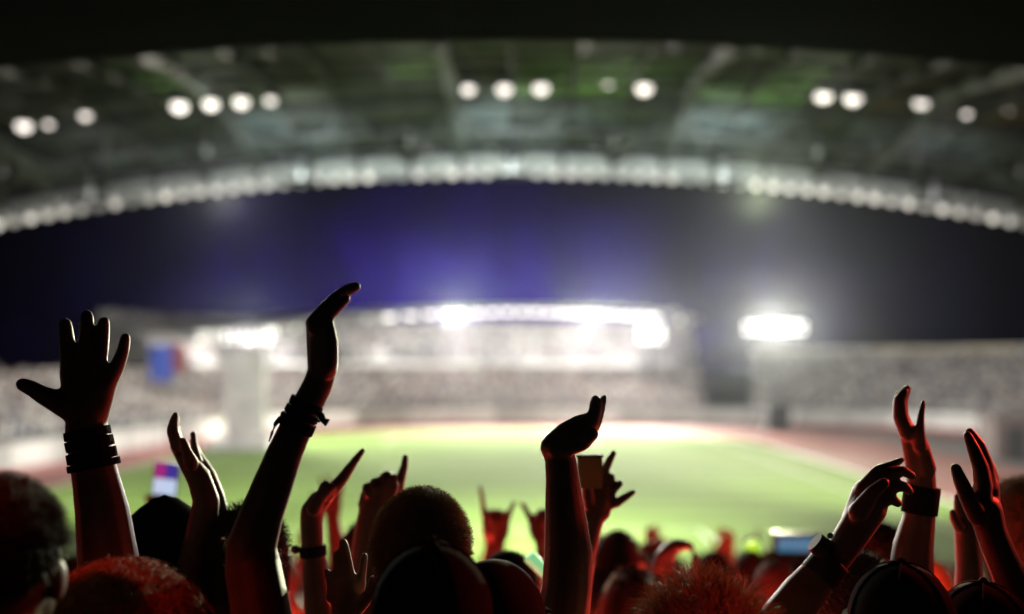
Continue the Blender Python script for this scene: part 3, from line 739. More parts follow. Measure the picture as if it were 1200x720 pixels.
def person(hc, label, skin='skin', shirt='cloth_black', arms=(None,None), yaw=0, tilt=0, hair='short', hair_m='hair_dark', hair_n=1500,
           cap=None, hi=.0036, group=None, sleeve=.5, whole=None, eyes=True, seed=1, headgear=None, hs=1.0):
    """arms: (left, right); each None = hanging, or dict(chain=[(pt,r)...] from elbow-side to wrist, hand=[chains])"""
    fl = floor_at(hc.y)
    root = empty('person', (hc.x, hc.y, fl), label, 'person', group); O = Vector(root.location)
    E, C, P, R = head_shapes(hc, yaw, hs, tilt)
    RB = Matrix.Rotation(yaw*.5,3,'Z')
    def B(x,y,z): return Vector((hc.x,hc.y,hc.z))+RB@Vector((x,y,z))
    sh = [B(-.175,-.035,-.275), B(.175,-.035,-.275)]
    pel = Vector((hc.x,hc.y-.02,0)); hz = fl+ (hc.z-fl)*.53
    lowC = [[(B(-.13,-.04,-.29),.07),(B(.13,-.04,-.29),.07)],[(B(-.08,-.03,-.4),.105),(B(.08,-.03,-.4),.105)],[(B(-.06,-.02,-.55),.095),(B(.06,-.02,-.55),.095)],
            [(B(-.07,-.02,hz-hc.z+.02),.1),(B(.07,-.02,hz-hc.z+.02),.1)],[(B(0,-.02,-.42),.11),(B(0,-.02,hz-hc.z),.11)]]
    legs = []
    for sx in (-1,1):
        hip = B(.09*sx,-.02,hz-hc.z-.02); kn = Vector((hip.x+.01*sx, hip.y+.02, fl+(hz-fl)*.52)); an = Vector((hip.x+.015*sx, hip.y-.01, fl+.07))
        legs.append([(hip,.088),(kn,.058),(kn+Vector((0,-.015,-.12)),.056),(an,.038)])
    lowC += legs
    hiC = []; upper = []
    for k, a in enumerate(arms):
        s0 = sh[k]; sx = (-1,1)[k]
        if a is None:
            el = s0+RB@Vector((.06*sx,-.02,-.29)); wr = el+RB@Vector((.01*sx,.08,-.24))
            lowC.append([(s0,.055),(el,.042),(el+(wr-el)*.35,.042),(wr,.028)]); upper.append([(s0,.055),(el,.042)])
            (hiC if whole is None else lowC).extend(hand_generic(wr, (wr-el), RB@Vector((0,1,0)), .15, .35)); 
            if whole is None: hiC.append([(el+(wr-el)*.5,.037),(wr,.028)])
        else:
            ch = a['chain']; el = ch[0][0]
            mid = (el+s0)/2; re = ch[0][1]
            lowC.append([(s0,.058),(mid,max(.05,re*1.02)),(el+(mid-el)*.2,re*.97)]); upper.append([(s0,.058),(mid,max(.05,re*1.02)),(el,re)])
            tgt = hiC if whole is None else lowC
            tgt.append([(mid+(s0-mid)*.25,max(.048,re))]+list(ch)); tgt.extend(a['hand'])
    if whole:
        V, F = remesh(lowC+C, E, whole, 3)
    else:
        parts = [remesh(lowC, [], .016, 4), remesh(C, E, .0055, 3)]
        if hiC: parts.append(remesh(hiC, [], hi, 5))
        V, F = join(parts)
    o = newmesh('body', V-np.array(O), F, M[skin], root, smooth=True)
    if whole is None or eyes:
        for sx in (-1,1):
            mb = MB(); mb.ell(P(.033*sx,.079,-.004)-O, .0125*hs, 10, 7); mb.build('eye', M['eye'], root, smooth=True)
    # clothes
    sc = [[(p, r+.012) for p, r in ch] for ch in lowC[:5]]
    sc.append([(B(0,-.045,-.20),.066),(B(0,-.04,-.27),.085)])
    for u in upper:
        q = [(u[0][0], u[0][1]+.016)]; tgt = u[0][0]+(u[-1][0]-u[0][0])*sleeve
        q.append((tgt, u[-1][1]+.018)); sc.append(q)
    V, F = remesh(sc, [], .015 if whole is None else .02, 4); newmesh('shirt', V-np.array(O), F, M[shirt], root, smooth=True)
    V, F = remesh([[(p, r+.014) for p, r in l] for l in legs]+[[(B(-.06,-.02,hz-hc.z),.112),(B(.06,-.02,hz-hc.z),.112)]], [], .02, 3)
    newmesh('trousers', V-np.array(O), F, M['denim'], root, smooth=True)
    for l in legs:
        an = l[-1][0]; mb = MB(); b0 = Vector((an.x,an.y,fl))-O
        mb.hexa([b0+Vector(q) for q in ((-.045,-.09,.003),(.045,-.09,.003),(.05,.17,.003),(-.05,.17,.003),(-.035,-.075,.1),(.035,-.075,.1),(.035,.15,.045),(-.035,.15,.045))]); mb.build('shoe', M['leather'], root)
    if headgear: headgear(root, P, R)
    elif cap: build_cap(root, P, R, hs, M[cap[0]], cap[1], cap[2] if len(cap) > 2 else False)
    if hair and not cap: build_hair(root, hc, P, R, hair, M[hair_m], hs, hair_n, seed)
    return root

def ch(d, pts):          # pixel chain -> world chain; entries (px,py,r[,dd])
    out = []
    for q in pts:
        dd = d+(q[3] if len(q) > 3 else 0); out.append((W(q[0],q[1],dd), q[2]*d/1200))
    return out
def arm(d, chain, hand): return dict(chain=ch(d, chain), hand=[ch(d, h) for h in hand])
def band(root, a, b, r, name, mt, n=1, lump=0, seed=0):     # a sleeve-like band round the arm between points a and b
    O = Vector(root.location); rg = random.Random(seed); ax = (b-a); L_ = ax.length; t = ax/L_
    q = t.to_track_quat('Z','Y').to_matrix(); v = []; f = []; nu = 28; prof = [(0,0),(0,1),(.12,1.35),(.5,1.5),(.88,1.35),(1,1),(1,0)]
    for i, (u, h) in enumerate(prof):
        for k in range(nu):
            an = 2*math.pi*k/nu; rr = r+.0013*h*(1+lump*(rg.random()-.5)) - (.003 if h == 0 else 0)
            v.append(a+ax*u+q@Vector((rr*math.cos(an), rr*math.sin(an), 0))-O)
    for i in range(len(prof)-1):
        for k in range(nu): f.append((i*nu+k,i*nu+(k+1)%nu,(i+1)*nu+(k+1)%nu,(i+1)*nu+k))
    newmesh(name, v, f, mt, root, smooth=not lump)

NEAR = []
# --- person with the big open left hand
D = 1.76
p = person(W(215,905,1.8), 'person at the left raising a wide open hand with stacked bracelets', skin='skin', shirt='cloth_navy', arms=(arm(D,
    [(136,792,31),(134,745,34),(129,675,36),(120,600,30.5),(112,560,26.5),(106,530,25),(101,502,24)],
    [[(96,497,18,-.004),(82,436,12)],[(101,497,18),(98,430,12)],[(106,497,18),(114,432,12)],[(109,495,16,.004),(128,446,10.5)],[(90,470,14),(122,455,14)],
     [(82,436,11),(80,412,9.6),(78,395,8.8),(77,380,7.4)],[(98,430,10.5),(101,406,9.3),(102,388,8.6),(102,370,7.2)],[(114,432,10.5),(118,408,9.2),(120,392,8.5),(122,378,7)],
     [(129,444,10.5),(138,428,8.8),(144,412,7.4),(147,396,6.2)],[(95,484,18,-.005),(68,471,14,-.012),(50,463,11,-.02),(37,455,9.4,-.024),(27,451,8.2,-.026)]]), None), seed=2)
for k,(y0,y1,dr) in enumerate(((503,513,0),(514,526,.6),(528,540,1.2),(541,549,2.4))):
    xa = 101+(y0-500)*.2; xb = 101+(y1-500)*.2
    band(p, W(xa,y0,D), W(xb,y1,D), (25+dr+ (y0-503)*.03)*D/1200, 'bracelet', M['cloth_black'], lump=.5, seed=k)

# --- person in cap with the tall bent arm
D = 1.66
p = person(W(508,741,1.42), 'person in a dark plain cap raising a tall arm with a knotted wrist cord', skin='skin', shirt='cloth_black', cap=('cloth_black', True), hair=None,
    arms=(arm(D, [(297,668,33),(294,643,29.5),(307,602,25.5),(321,565,23.3),(335,528,20.8),(350,495,19),(362,472,18)],
    [[(362,472,18),(373,450,17.5),(380,428,17)],[(371,430,11,.01),(371,385,12.5,.01)],[(376,430,14,-.012),(375,385,12.5,-.01)],[(382,432,14,-.02),(380,400,9,-.024)],
     [(371,384,11,-.026),(386,368,8,-.03),(400,355,6.6,-.03),(406,350,5.6,-.03)],[(368,379,10.5,-.009),(386,357,8.8,-.009),(405,341,7.4,-.009),(417,336,6.4,-.009)],
     [(368,379,10.5,.009),(385,358,8.6,.009),(402,344,7.2,.009),(412,339,6,.009)],[(372,382,10,.026),(388,367,7.5,.028),(398,358,6.2,.028),(403,354,5.2,.028)],
     [(384,428,12,-.03),(388,402,8.5,-.036),(385,383,7.2,-.036),(384,372,6,-.034)]]), None), seed=3)
for k,(q0,q1,rr) in enumerate((((361,470),(357,479),18.6),((356,481),(352,489),19.6),((351,491),(345,503),20.6))):
    band(p, W(*q0,D), W(*q1,D), rr*D/1200, 'wrist_cord', M['cloth_black'], lump=1.2, seed=k+9)
O = Vector(p.location)
mb = MB(); mb.tube([W(a,b,D-.02)-O for a,b in ((371,483),(376,487),(379,493),(384,496))], [.004,.006,.005,.007], 7); mb.tube([W(a,b,D-.02)-O for a,b in ((369,490),(374,494),(378,491))], .003, 6); mb.build('cord_knot', M['cloth_black'], p)
mb = MB(); mb.tube([W(a,b,D-.01)-O for a,b in ((336,491),(328,491),(323,497),(319,507),(315,518))], [.004,.005,.004,.0025,.001], 7); mb.build('cord_end', M['cloth_black'], p)

# --- dark blurred head at the far left
D = 1.32
p = person(W(4,668,D), 'person at the left edge with a dark cropped head seen from behind', skin='skin', shirt='cloth_black', hair='short', hair_m='hair_dark', hair_n=9000, seed=5, hs=.93)
# --- curly red lit hair
p = person(W(142,782,1.55), 'person with curly ginger hair glowing red at the bottom left', skin='skin_pale', shirt='cloth_maroon', hair='curly', hair_m='hair_ginger', hair_n=3600, seed=6, hs=1.05)
# --- hooded person
def hood(root, P, R):
    O = Vector(root.location); v = []; f = []; nu, nv = 26, 12
    for i in range(nv+1):
        for k in range(nu):
            ph = 2*math.pi*k/nu; th = 2.2*i/nv+.003
            r = .112*math.sin(min(th,1.55))*(1+.12*max(0,th-1.4)) ; z = .155*math.cos(th)+.03
            x = r*math.cos(ph)*1.12; y = r*math.sin(ph)*1.1-.02
            peak = .02*math.exp(-(th/.35)**2)
            v.append(P(x+.012*math.sin(3*ph)*math.sin(th), y, z+peak-.02*math.sin(th)**2*abs(math.cos(ph)))-O)
    for i in range(nv):
        for k in range(nu):
            ph = 2*math.pi*(k+.5)/nu
            if math.sin(ph) > .55 and i > 5: continue
            f.append((i*nu+k,(i+1)*nu+k,(i+1)*nu+(k+1)%nu,i*nu+(k+1)%nu))
    o = newmesh('hood', v, f, M['cloth_black'], root, smooth=True)
    m = o.modifiers.new('thick','SOLIDIFY'); m.thickness = .004
p = person(W(197,698,2.05), 'person in a dark pointed hood beside the clapping hands', skin='skin_dark', shirt='cloth_black', headgear=hood, hair=None, seed=7)
# --- clapping hands, left
D = 1.93
p = person(W(290,900,1.98), 'person at the left clapping with one palm lit cream', skin='skin', shirt='cloth_red', arms=(arm(D,
    [(214,745,24),(225,680,21),(236,622,17.5),(242,588,15.5),(234,563,14)],
    [[(234,563,14),(220,541,11),(209,522,10)],[(208,523,8,-.02),(202,505,7,-.022),(204,492,5.2,-.022),(206,486,3.8,-.022)],[(209,522,8,-.004),(203,503,7,-.004),(206,490,5,-.004)],[(209,523,7.5,.012),(204,506,6.5,.014),(207,494,4.8,.014)],[(211,525,7,.026),(207,511,5.6,.03),(208,501,4.4,.03)],
     [(224,543,9,-.03),(219,530,6,-.04),(214,517,5,-.044)]]),
    arm(D+.06, [(262,760,24),(262,690,20),(258,630,17),(250,585,14)],
    [[(250,585,14),(240,560,14),(230,540,11)],[(230,540,7,-.02),(228,525,4.5,-.02),(226,508,3.4,-.02)],[(232,540,8),(229,527,5),(226,516,4)],[(234,542,8,.015),(231,530,5,.015),(228,522,4,.015)],[(238,545,7,.03),(234,533,4.5,.03)],[(240,556,7,-.03),(230,545,6,-.045)]])), seed=8)
# --- dark head with a glinting chain, half hidden by the tall arm
p = person(W(290,668,1.98), 'person with a glinting chain earring, half hidden behind the tall bent arm', skin='skin_dark', shirt='cloth_black', hair='short', hair_m='hair_dark', hair_n=2500, seed=27)
O = Vector(p.location); mb = MB(); rg = random.Random(3)
for k in range(16):
    c_ = W(266+3*math.sin(k*.9), 628+k*2.6, 1.86)-O; mb.tube([c_+Vector((.0035*math.cos(a*math.pi/4), .0015*math.sin(a*math.pi/4+k), .0045*math.sin(a*math.pi/4))) for a in range(9)], .0011, 5)
mb.ell(W(262,632,1.86)-O, (.008,.003,.006), 6, 4); mb.ell(W(269,667,1.86)-O, (.006,.003,.008), 6, 4); mb.build('chain', M['metal'], p)
# --- short haired head
p = person(W(495,658,1.76), 'person with short fuzzy brown hair rim-lit green, seen from behind', skin='skin', shirt='cloth_maroon', hair='short', hair_m='hair_brown', hair_n=16000, seed=9, hs=.95)
# --- pointing hand with bead
D = 2.1
p = person(W(440,890,2.2), 'person whose pointing hand slants right left of the fuzzy head', skin='skin_dark', shirt='cloth_black', arms=(arm(D,
    [(380,770,20),(375,722,18),(370,680,16),(366,640,13.5),(365,612,13.5)],
    [[(365,612,13.5),(366,600,14),(374,586,12)],[(374,590,11),(388,575,9)],[(364,600,11,.015),(379,580,9,.02)],
     [(388,576,8.5),(402,560,7),(413,544,5.4),(419,536,4.6),(425,528,3.4)],[(387,578,8,.018),(399,566,6.5,.02),(408,553,5,.022)],[(384,580,8,-.016),(388,572,6.5,-.03),(384,576,5.5,-.04)],[(380,582,7,.034),(388,573,6,.038)],
     [(368,596,9,-.03),(377,580,7.4,-.036),(381,569,6.2,-.036)]]), None), seed=10)
O = Vector(p.location); band(p, W(367,652,D), W(366,640,D), 14.6*D/1200, 'wrist_cord', M['cloth_black']); mb = MB(); mb.ell(W(346,644,D-.01)-O, .009, 10, 7); mb.tube([W(346,644,D-.01)-O, W(356,648,D-.01)-O], .004, 6); mb.build('bead', M['rubber'], p, smooth=True)
# --- horns hand
D = 2.25
p = person(W(520,880,2.35), 'person making a horns hand sign behind the fuzzy head', skin='skin', shirt='cloth_grey', arms=(arm(D,
    [(426,760,27),(430,700,25),(433,650,22),(437,618,21)],
    [[(437,618,21),(444,590,21)],[(430,592,11),(432,575,8)],[(456,590,12),(462,572,9)],
     [(465,576,8),(470,558,6),(474,546,4.8),(475,536,4)],[(452,574,10,-.0),(453,560,8.5,-.015),(456,570,8,-.035),(455,582,7,-.03)],[(442,577,9),(440,566,7,-.015),(442,574,7,-.033),(442,584,6,-.03)],[(432,580,8),(430,571,6,-.012),(432,579,6,-.03)],
     [(455,590,9,-.03),(461,572,6.5,-.045),(461,560,5.2,-.045)]]), None), seed=11)
# --- small red-lit palm
D = 1.80
p = person(W(345,860,1.7), 'person holding up a small red-lit palm with parted fingers', skin='skin_pale', shirt='cloth_red', arms=(None, arm(D,
    [(412,800,22),(408,755,20),(405,722,18)],
    [[(405,722,18),(408,690,17)],[(396,700,12),(396,680,8)],[(414,700,12),(420,685,8)],[(390,700,9),(389,686,6)],
     [(410,682,8),(406,655,6.4),(403,640,6),(402,636,5.4)],[(398,682,7.5),(396,662,5.8),(395,650,5.2)],[(390,690,6.5),(386,678,5),(383,670,4)],[(422,688,7),(425,668,5),(427,652,4.6)],[(420,712,9,-.02),(434,695,7,-.03),(438,680,6,-.03)]])), seed=12)
# --- centre arm with bent-back hand
D = 1.76
p = person(W(579,748,1.62), 'person in a black beanie raising the straight centre arm with hand bent back', skin='skin', shirt='cloth_black', cap=('cloth_black', False, True), hair=None, arms=(None, arm(D,
    [(656,735,33),(664,690,30),(666,650,29),(662,600,24),(659,560,20),(657,540,19)],
    [[(657,540,19),(652,525,17)],[(649,524,16.5),(665,512,18),(682,502,17),(692,494,12)],[(650,522,14,.014),(684,500,13,.016)],[(652,526,13,-.014),(684,506,13,-.016)],
     [(692,496,9.5,-.01),(697,482,8,-.008),(698,471,7.2,-.006),(698,468,5.5,-.004)],[(697,497,8,.004),(702,484,6.4,.006),(706,472,4.8,.006),(708,466,3.8,.006)],[(696,500,8,.022),(702,489,5.4,.024),(706,478,4.2,.024)],
     [(688,508,9,-.02),(694,509,8,-.034),(689,514,7,-.04)],[(678,520,9,-.022),(688,517,7.5,-.03),(682,523,6.5,-.036)]]+[[(662,526,11,-.02),(674,524,8.5,-.03),(681,523,7,-.03)]])), seed=13)
# fine arm hair along both edges
O = Vector(p.location); mb = MB(); rg = random.Random(4)
for k in range(420):
    t = rg.random(); y_ = 548+t*130; xc = np.interp(y_, [540,600,650,690],[657,662,666,664]); rr = np.interp(y_, [540,600,650,690],[19,24,29,30])
    a = rg.uniform(0, 2*math.pi); c = W(xc,y_,D); n_ = Vector((math.cos(a), math.sin(a), 0)); s_ = c+n_*rr*D/1200*.95; e_ = s_+(n_*.6+Vector((0,0,-.8+rg.random()*.5))).normalized()*.010
    w_ = Vector((0,0,1)).cross(n_)*.0003; b_ = len(mb.v); mb.v += [tuple(s_-w_-O), tuple(s_+w_-O), tuple(e_-O)]; mb.f.append((b_,b_+1,b_+2))
mb.build('arm_hair', M['hair_brown'], p)
# --- spread hand with small gold box
D = 2.2
p = person(W(650,900,2.3), 'person behind the centre arm with splayed fingers around a gold case', skin='skin_dark', shirt='cloth_black', arms=(None, arm(D,
    [(668,770,22),(672,700,20),(682,645,17),(692,612,15)],
    [[(692,612,15),(701,588,15),(703,570,13)],[(690,600,12),(692,575,11)],[(704,600,12),(712,582,8)],
     [(704,570,9),(708,552,6),(714,540,5),(719,531,3.8)],[(708,574,8),(714,564,5.6),(717,559,4.6)],[(711,580,8),(720,572,5.8),(726,567,4.6)],[(710,590,8),(722,590,5.8),(734,582,4.8),(742,577,3.6)],
     [(690,590,9,-.02),(688,570,7,-.04),(690,558,6,-.045)]])), seed=14)
O = Vector(p.location)
r = empty('small_case', W(691,553,D-.06), 'small gold-brown case held in the splayed hand behind the centre arm', 'case')
mb = MB(); mb.box(-.026,.026,-.008,.008,-.034,.030); mb.build('case_body', M['gold'], r); mb = MB(); mb.box(-.028,.028,-.01,.01,.0305,.036); mb.build('lid', M['rubber'], r)

# --- clapping pair with watch and wristband
D = 1.88
p = person(W(1000,718,2.06), 'person clapping overhead with a wristwatch and a wide black wristband', skin='skin', shirt='cloth_maroon', hair='short', hair_m='hair_dark', hair_n=2500, arms=(arm(D,
    [(868,800,29),(905,742,27.5),(940,697,25),(965,668,21.5),(984,648,18)],
    [[(984,648,18),(1004,618,20),(1018,594,22)],[(1000,610,14,.01),(1012,575,13,.01)],[(1015,605,15,-.008),(1028,575,13,-.01)],
     [(1012,575,11),(1030,553,8.5),(1046,545,5.8),(1057,539,3.8)],[(1024,572,11,-.012),(1042,556,8.5,-.018),(1058,552,6.4,-.02),(1069,558,5,-.02)],[(1030,580,10,-.014),(1046,570,7.8,-.024),(1060,570,6,-.026),(1066,576,5,-.026)],[(1032,588,9,-.012),(1044,584,6.6,-.024),(1052,590,5.4,-.026)],
     [(1006,600,12,-.03),(1022,578,8.5,-.044),(1036,566,6.5,-.05)]]),
   arm(1.98, [(1072,770,29),(1067,690,26.5),(1070,642,23),(1077,608,18.5),(1080,580,17)],
    [[(1080,580,17),(1079,555,16.5),(1072,528,14),(1066,508,12)],[(1086,550,11,-.02),(1080,520,8,-.02)],
     [(1063,508,9,-.02),(1055,488,8.5,-.022),(1054,470,7.4,-.022),(1060,459,5,-.022)],[(1063,506,9.5,-.004),(1055,486,9,-.004),(1056,468,8,-.004),(1063,456,5.2,-.004)],[(1064,508,9,.012),(1056,488,8.5,.014),(1055,472,7,.014),(1053,462,5,.014)],[(1065,511,8,.026),(1058,493,7,.03),(1055,480,5.5,.03)],
     [(1078,524,8,-.03),(1078,503,5.5,-.036),(1079,490,4.4,-.036),(1082,471,2.8,-.034)]])), seed=15)
O = Vector(p.location)
band(p, W(957,677,D), W(977,655,D), 21.5*D/1200, 'watch_strap', M['rubber'])
ct = W(961,640,D-.012)-O; mb = MB(); q = Matrix.Rotation(math.radians(-52),3,'Y')
mb.tube([ct+Vector((-.010,0,.008)), ct+Vector((.010,0,-.008))], [.019,.021], 14); mb.build('watch_case', M['rubber'], p, smooth=False)
mb = MB(); mb.ell(W(973,628,D-.015)-O, (.006,.004,.006), 8, 5); mb.build('watch_crown', M['metal'], p)
band(p, W(1077,602,1.98), W(1081,570,1.98), 19.5*1.98/1200, 'wristband', M['cloth_black'])
# --- spiky hair head
p = person(W(820,792,1.62), 'person with tousled blond hair glowing red at the bottom', skin='skin_pale', shirt='cloth_black', hair='spiky', hair_m='hair_blond', hair_n=3800, seed=16, tilt=.1)
# --- cap bottom right
p = person(W(1053,748,1.68), 'person in a dark six-panel cap with a red-lit seam', skin='skin', shirt='cloth_navy', cap=('cloth_black', True), hair=None, seed=17)
# --- right hands
D = 1.82
p = person(W(1148,768,1.74), 'person at the right edge raising both hands about to clap', skin='skin', shirt='cloth_black', cap=('cloth_maroon', True), hair=None, arms=(
  arm(2.1, [(1136,800,21),(1136,720,18),(1135,660,14.5),(1132,625,13)],
    [[(1132,625,13),(1128,605,11)],[(1126,608,7),(1123,592,5.5),(1122,582,4.4)],[(1129,606,7),(1127,590,5.5),(1127,578,4.4)],[(1133,608,7),(1133,592,5.4),(1134,582,4.2)],[(1137,612,6),(1139,600,4.6),(1140,592,3.8)],[(1124,618,6.5,-.02),(1118,608,5,-.03),(1116,600,4,-.03)]]),
  arm(D, [(1222,780,26),(1205,722,24),(1186,682,20),(1171,648,18),(1161,622,17.5)],
    [[(1161,622,17.5),(1155,598,19)],[(1157,605,15,.008),(1160,570,11,.01)],[(1150,605,14,-.008),(1150,572,11,-.01)],
     [(1152,572,10.5,-.016),(1149,548,9,-.018),(1141,527,7.6,-.018),(1134,510,5,-.018)],[(1157,568,10.5,0),(1155,545,9,0),(1147,522,7.6,0),(1136,505,4.6,0)],[(1160,572,10,.016),(1158,552,8.6,.018),(1152,534,7,.018),(1144,520,5.5,.018)],[(1162,580,9,.03),(1163,560,7.4,.034),(1160,546,6,.034)],
     [(1146,605,12,-.02),(1134,583,9.8,-.028),(1125,562,8.2,-.03),(1120,549,6.4,-.03)]])), seed=18)

# --- middle-distance individuals
D = 3.3
p = person(W(606,705,D), 'person with both hands in horn signs, blurred behind the crowd front', skin='skin', shirt='cloth_red', whole=.009, hair='short', hair_n=400, arms=(arm(D,
    [(566,730,15),(572,690,13),(577,655,12),(580,640,11)],
    [[(580,640,11),(581,620,14)],[(573,625,9),(570,606,6)],[(588,625,9),(593,608,6)],[(569,608,5),(566,590,3.8),(563,571,3.2)],[(577,608,6),(578,600,5,-.02),(578,610,5,-.04)],[(586,608,6),(587,601,5,-.02),(586,610,5,-.04)],[(594,608,5),(599,597,3.6),(603,588,3)],[(578,625,7,-.03),(584,612,5,-.05)]]),
   arm(D, [(648,730,15),(645,690,13),(640,655,12),(638,640,11)],
    [[(638,640,11),(636,622,13)],[(628,625,8),(622,608,5),(612,590,3.4)],[(634,612,6),(633,600,5,-.02),(634,610,5,-.04)],[(642,612,6),(643,600,5,-.02),(642,610,5,-.04)],[(648,612,5),(652,596,3.8),(655,582,3)],[(640,625,7,-.03),(634,612,5,-.05)]])), seed=21)
D = 2.9
p = person(W(742,718,D), 'person raising a curled hand shaped like a letter C', skin='skin_dark', shirt='cloth_black', whole=.008, hair='long', hair_m='hair_dark', hair_n=500, arms=(None, arm(D,
    [(784,760,16),(781,710,14),(780,690,13)],
    [[(780,690,13),(779,665,13)],[(778,660,12),(782,645,9),(793,637,6.5),(804,637,5),(812,641,3.8)],[(780,660,11,.02),(785,647,8,.02),(797,640,6,.02),(806,642,4,.02)],[(775,662,10,-.02),(778,648,8,-.02),(788,640,6,-.02),(800,642,4,-.02)],[(772,664,9,-.035),(774,652,7,-.04),(783,645,5,-.04)],
     [(787,685,8),(805,682,6.5),(814,668,6),(815,652,5)]])), seed=22)
p = person(W(724,664,3.5), 'woman-length brown hair tied by an orange band, standing behind the centre arm'.replace('woman-length brown hair','person with long brown hair'), skin='skin', shirt='cloth_black', whole=.01, hair='long', hair_m='hair_dark', hair_n=900, seed=23, hs=.95)
O = Vector(p.location); mb = MB(); c = Vector(W(724,658,3.5))-O; mb.tube([c+Vector((.088*math.cos(a*math.pi/10), .11*math.sin(a*math.pi/10)-.015, 0)) for a in range(21)], .011, 6); mb.build('head_band', M['cloth_tan'], p)
p = person(W(1196,632,2.5), 'person at the right edge with pale tousled hair lit pink', skin='skin_pale', shirt='cloth_red', hair='curly', hair_m='hair_blond', hair_n=1200, whole=.009, seed=24)
p = person(W(596,700,2.7), 'person in a dark knitted hat right of the fuzzy head', skin='skin', shirt='cloth_black', cap=('cloth_black', False, True), hair=None, whole=.009, seed=25, arms=(None, arm(2.5,
    [(690,790,18),(668,730,16),(655,704,13)], [[(655,704,13),(648,690,13)],[(650,694,7,-.03),(640,686,6,-.045),(634,690,5,-.03)],[(654,690,7,-.03),(644,680,6,-.045),(638,684,5,-.03)],[(656,686,6,-.02),(648,674,5,-.04),(642,678,4.5,-.03)],[(652,698,6,-.03),(642,692,5,-.04),(638,695,4.5,-.03)],[(642,694,7,.02),(634,680,6,.03),(638,672,5,.02)]])))

# held things
def phone(c, w, h, tiltz, label, scr):
    r = empty('phone', c, label, 'phone'); r.rotation_euler = (0, tiltz, 0)
    mb = MB(); mb.box(-w/2,w/2,0,.008,-h/2,h/2); mb.build('shell', M['phone'], r)
    for (x0,x1,z0,z1,m) in scr:
        mb = MB(); mb.box(x0*w,x1*w,-.0012,-.0003,z0*h,z1*h); mb.build('screen', m, r)
    return r
scr_v = mat('screen_violet', (.1,.1,.1), .3, emit=(.55,.03,.35), es=.55); scr_b = mat('screen_deep_blue', (.1,.1,.1), .3, emit=(.03,.04,.4), es=.7); scr_w = mat('screen_white', (.1,.1,.1), .3, emit=(.55,.68,.9), es=.9)
scr_c = mat('screen_cyan', (.1,.1,.1), .3, emit=(.05,.3,.5), es=.6)
phone(W(194,562,3.6), .088, .120, .1, 'glowing phone held up at the left showing a violet and white picture', [(-.46,-.02,.02,.46,scr_v),(-.01,.46,.02,.46,scr_b),(-.46,.46,-.46,.01,scr_w)])
phone(W(935,640,4.8), .24, .13, .0, 'wide phone with a blue screen held up right of centre', [(-.40,.40,-.2,.30,scr_c)])
glow_y = mat('glow_stick_lime', (.4,.8,.05), .4, emit=(.45,.9,.05), es=1.1); glow_g = mat('glow_stick_green', (.3,.8,.4), .4, emit=(.25,.75,.33), es=.75)
def stick(a, b, r_, m, label):
    r = empty('glow_stick', a, label, 'glow stick'); d = b-a
    mb = MB(); mb.tube([(0,0,0), d*.05, d*.95, d], [r_*.6,r_,r_,r_*.6], 10); mb.build('tube', m, r, smooth=True)
    mb = MB(); mb.tube([-d*.16, -d*.01], [r_*.95,r_*.95], 10); mb.build('grip', M['rubber'], r)
stick(W(893,680,4.8), W(880,634,4.8), .030, glow_y, 'lime yellow glow stick held upright in the blurred crowd')
stick(W(643,674,2.5), W(619,651,2.5), .016, glow_g, 'pale green glow stick slanting beside the centre arm')

# --- crowd further down: a few kinds, each copied
def up_arm(x, yy, zz, hcz, sx, pose, curl=.2):
    """raised arm for a spectator at local (x, yy): wrist at height zz above the head centre"""
    return None
def proto(label, skin, shirt, hairs, hm, armspec, cap=None, seed=1):
    hc = Vector((0, 2.9, floor_at(2.9)+1.6)); arms = [None, None]
    for k, sp_ in enumerate(armspec):
        if sp_ is None: continue
        el, wr, pose, fwd = sp_; sx = (-1,1)[k]
        e = hc+Vector(el); w_ = hc+Vector(wr); arms[k] = dict(chain=[(e,.042),(e+(w_-e)*.35,.041),(w_,.028)], hand=hand_generic(w_, Vector(fwd), Vector((-sx,0,.1)), .6, .12, 1.0, pose))
    return person(hc, label, skin, shirt, tuple(arms), hair=hairs, hair_m=hm, hair_n=350, cap=cap, whole=.0105, seed=seed)
def holder(c, label, shirt, seed):      # a spectator whose fist is round the thing at c
    hc = Vector((c.x-.25, c.y-.12, floor_at(c.y-.12)+1.58)); w_ = c-Vector((0,.02,.10)); e = Vector((c.x+.03, c.y-.04, c.z-.36))
    a = dict(chain=[(e,.042),(e+(w_-e)*.35,.041),(w_,.028)], hand=hand_generic(w_, Vector((0,.05,1)), Vector((-1,0,.1)), .3, .12, 1.0, 'grip'))
    return person(hc, label, 'skin', shirt, (None, a), hair='short', hair_m='hair_dark', hair_n=350, whole=.0105, seed=seed)
holder(W(194,582,3.6), 'person holding up the violet and white phone at the left', 'cloth_grey', 61)
holder(W(935,668,4.8), 'person holding up the wide blue-screened phone right of centre', 'cloth_red', 62)
holder(W(893,694,4.8), 'person holding the lime yellow glow stick upright', 'cloth_red', 63)
G = 'spectators packed down the terrace'
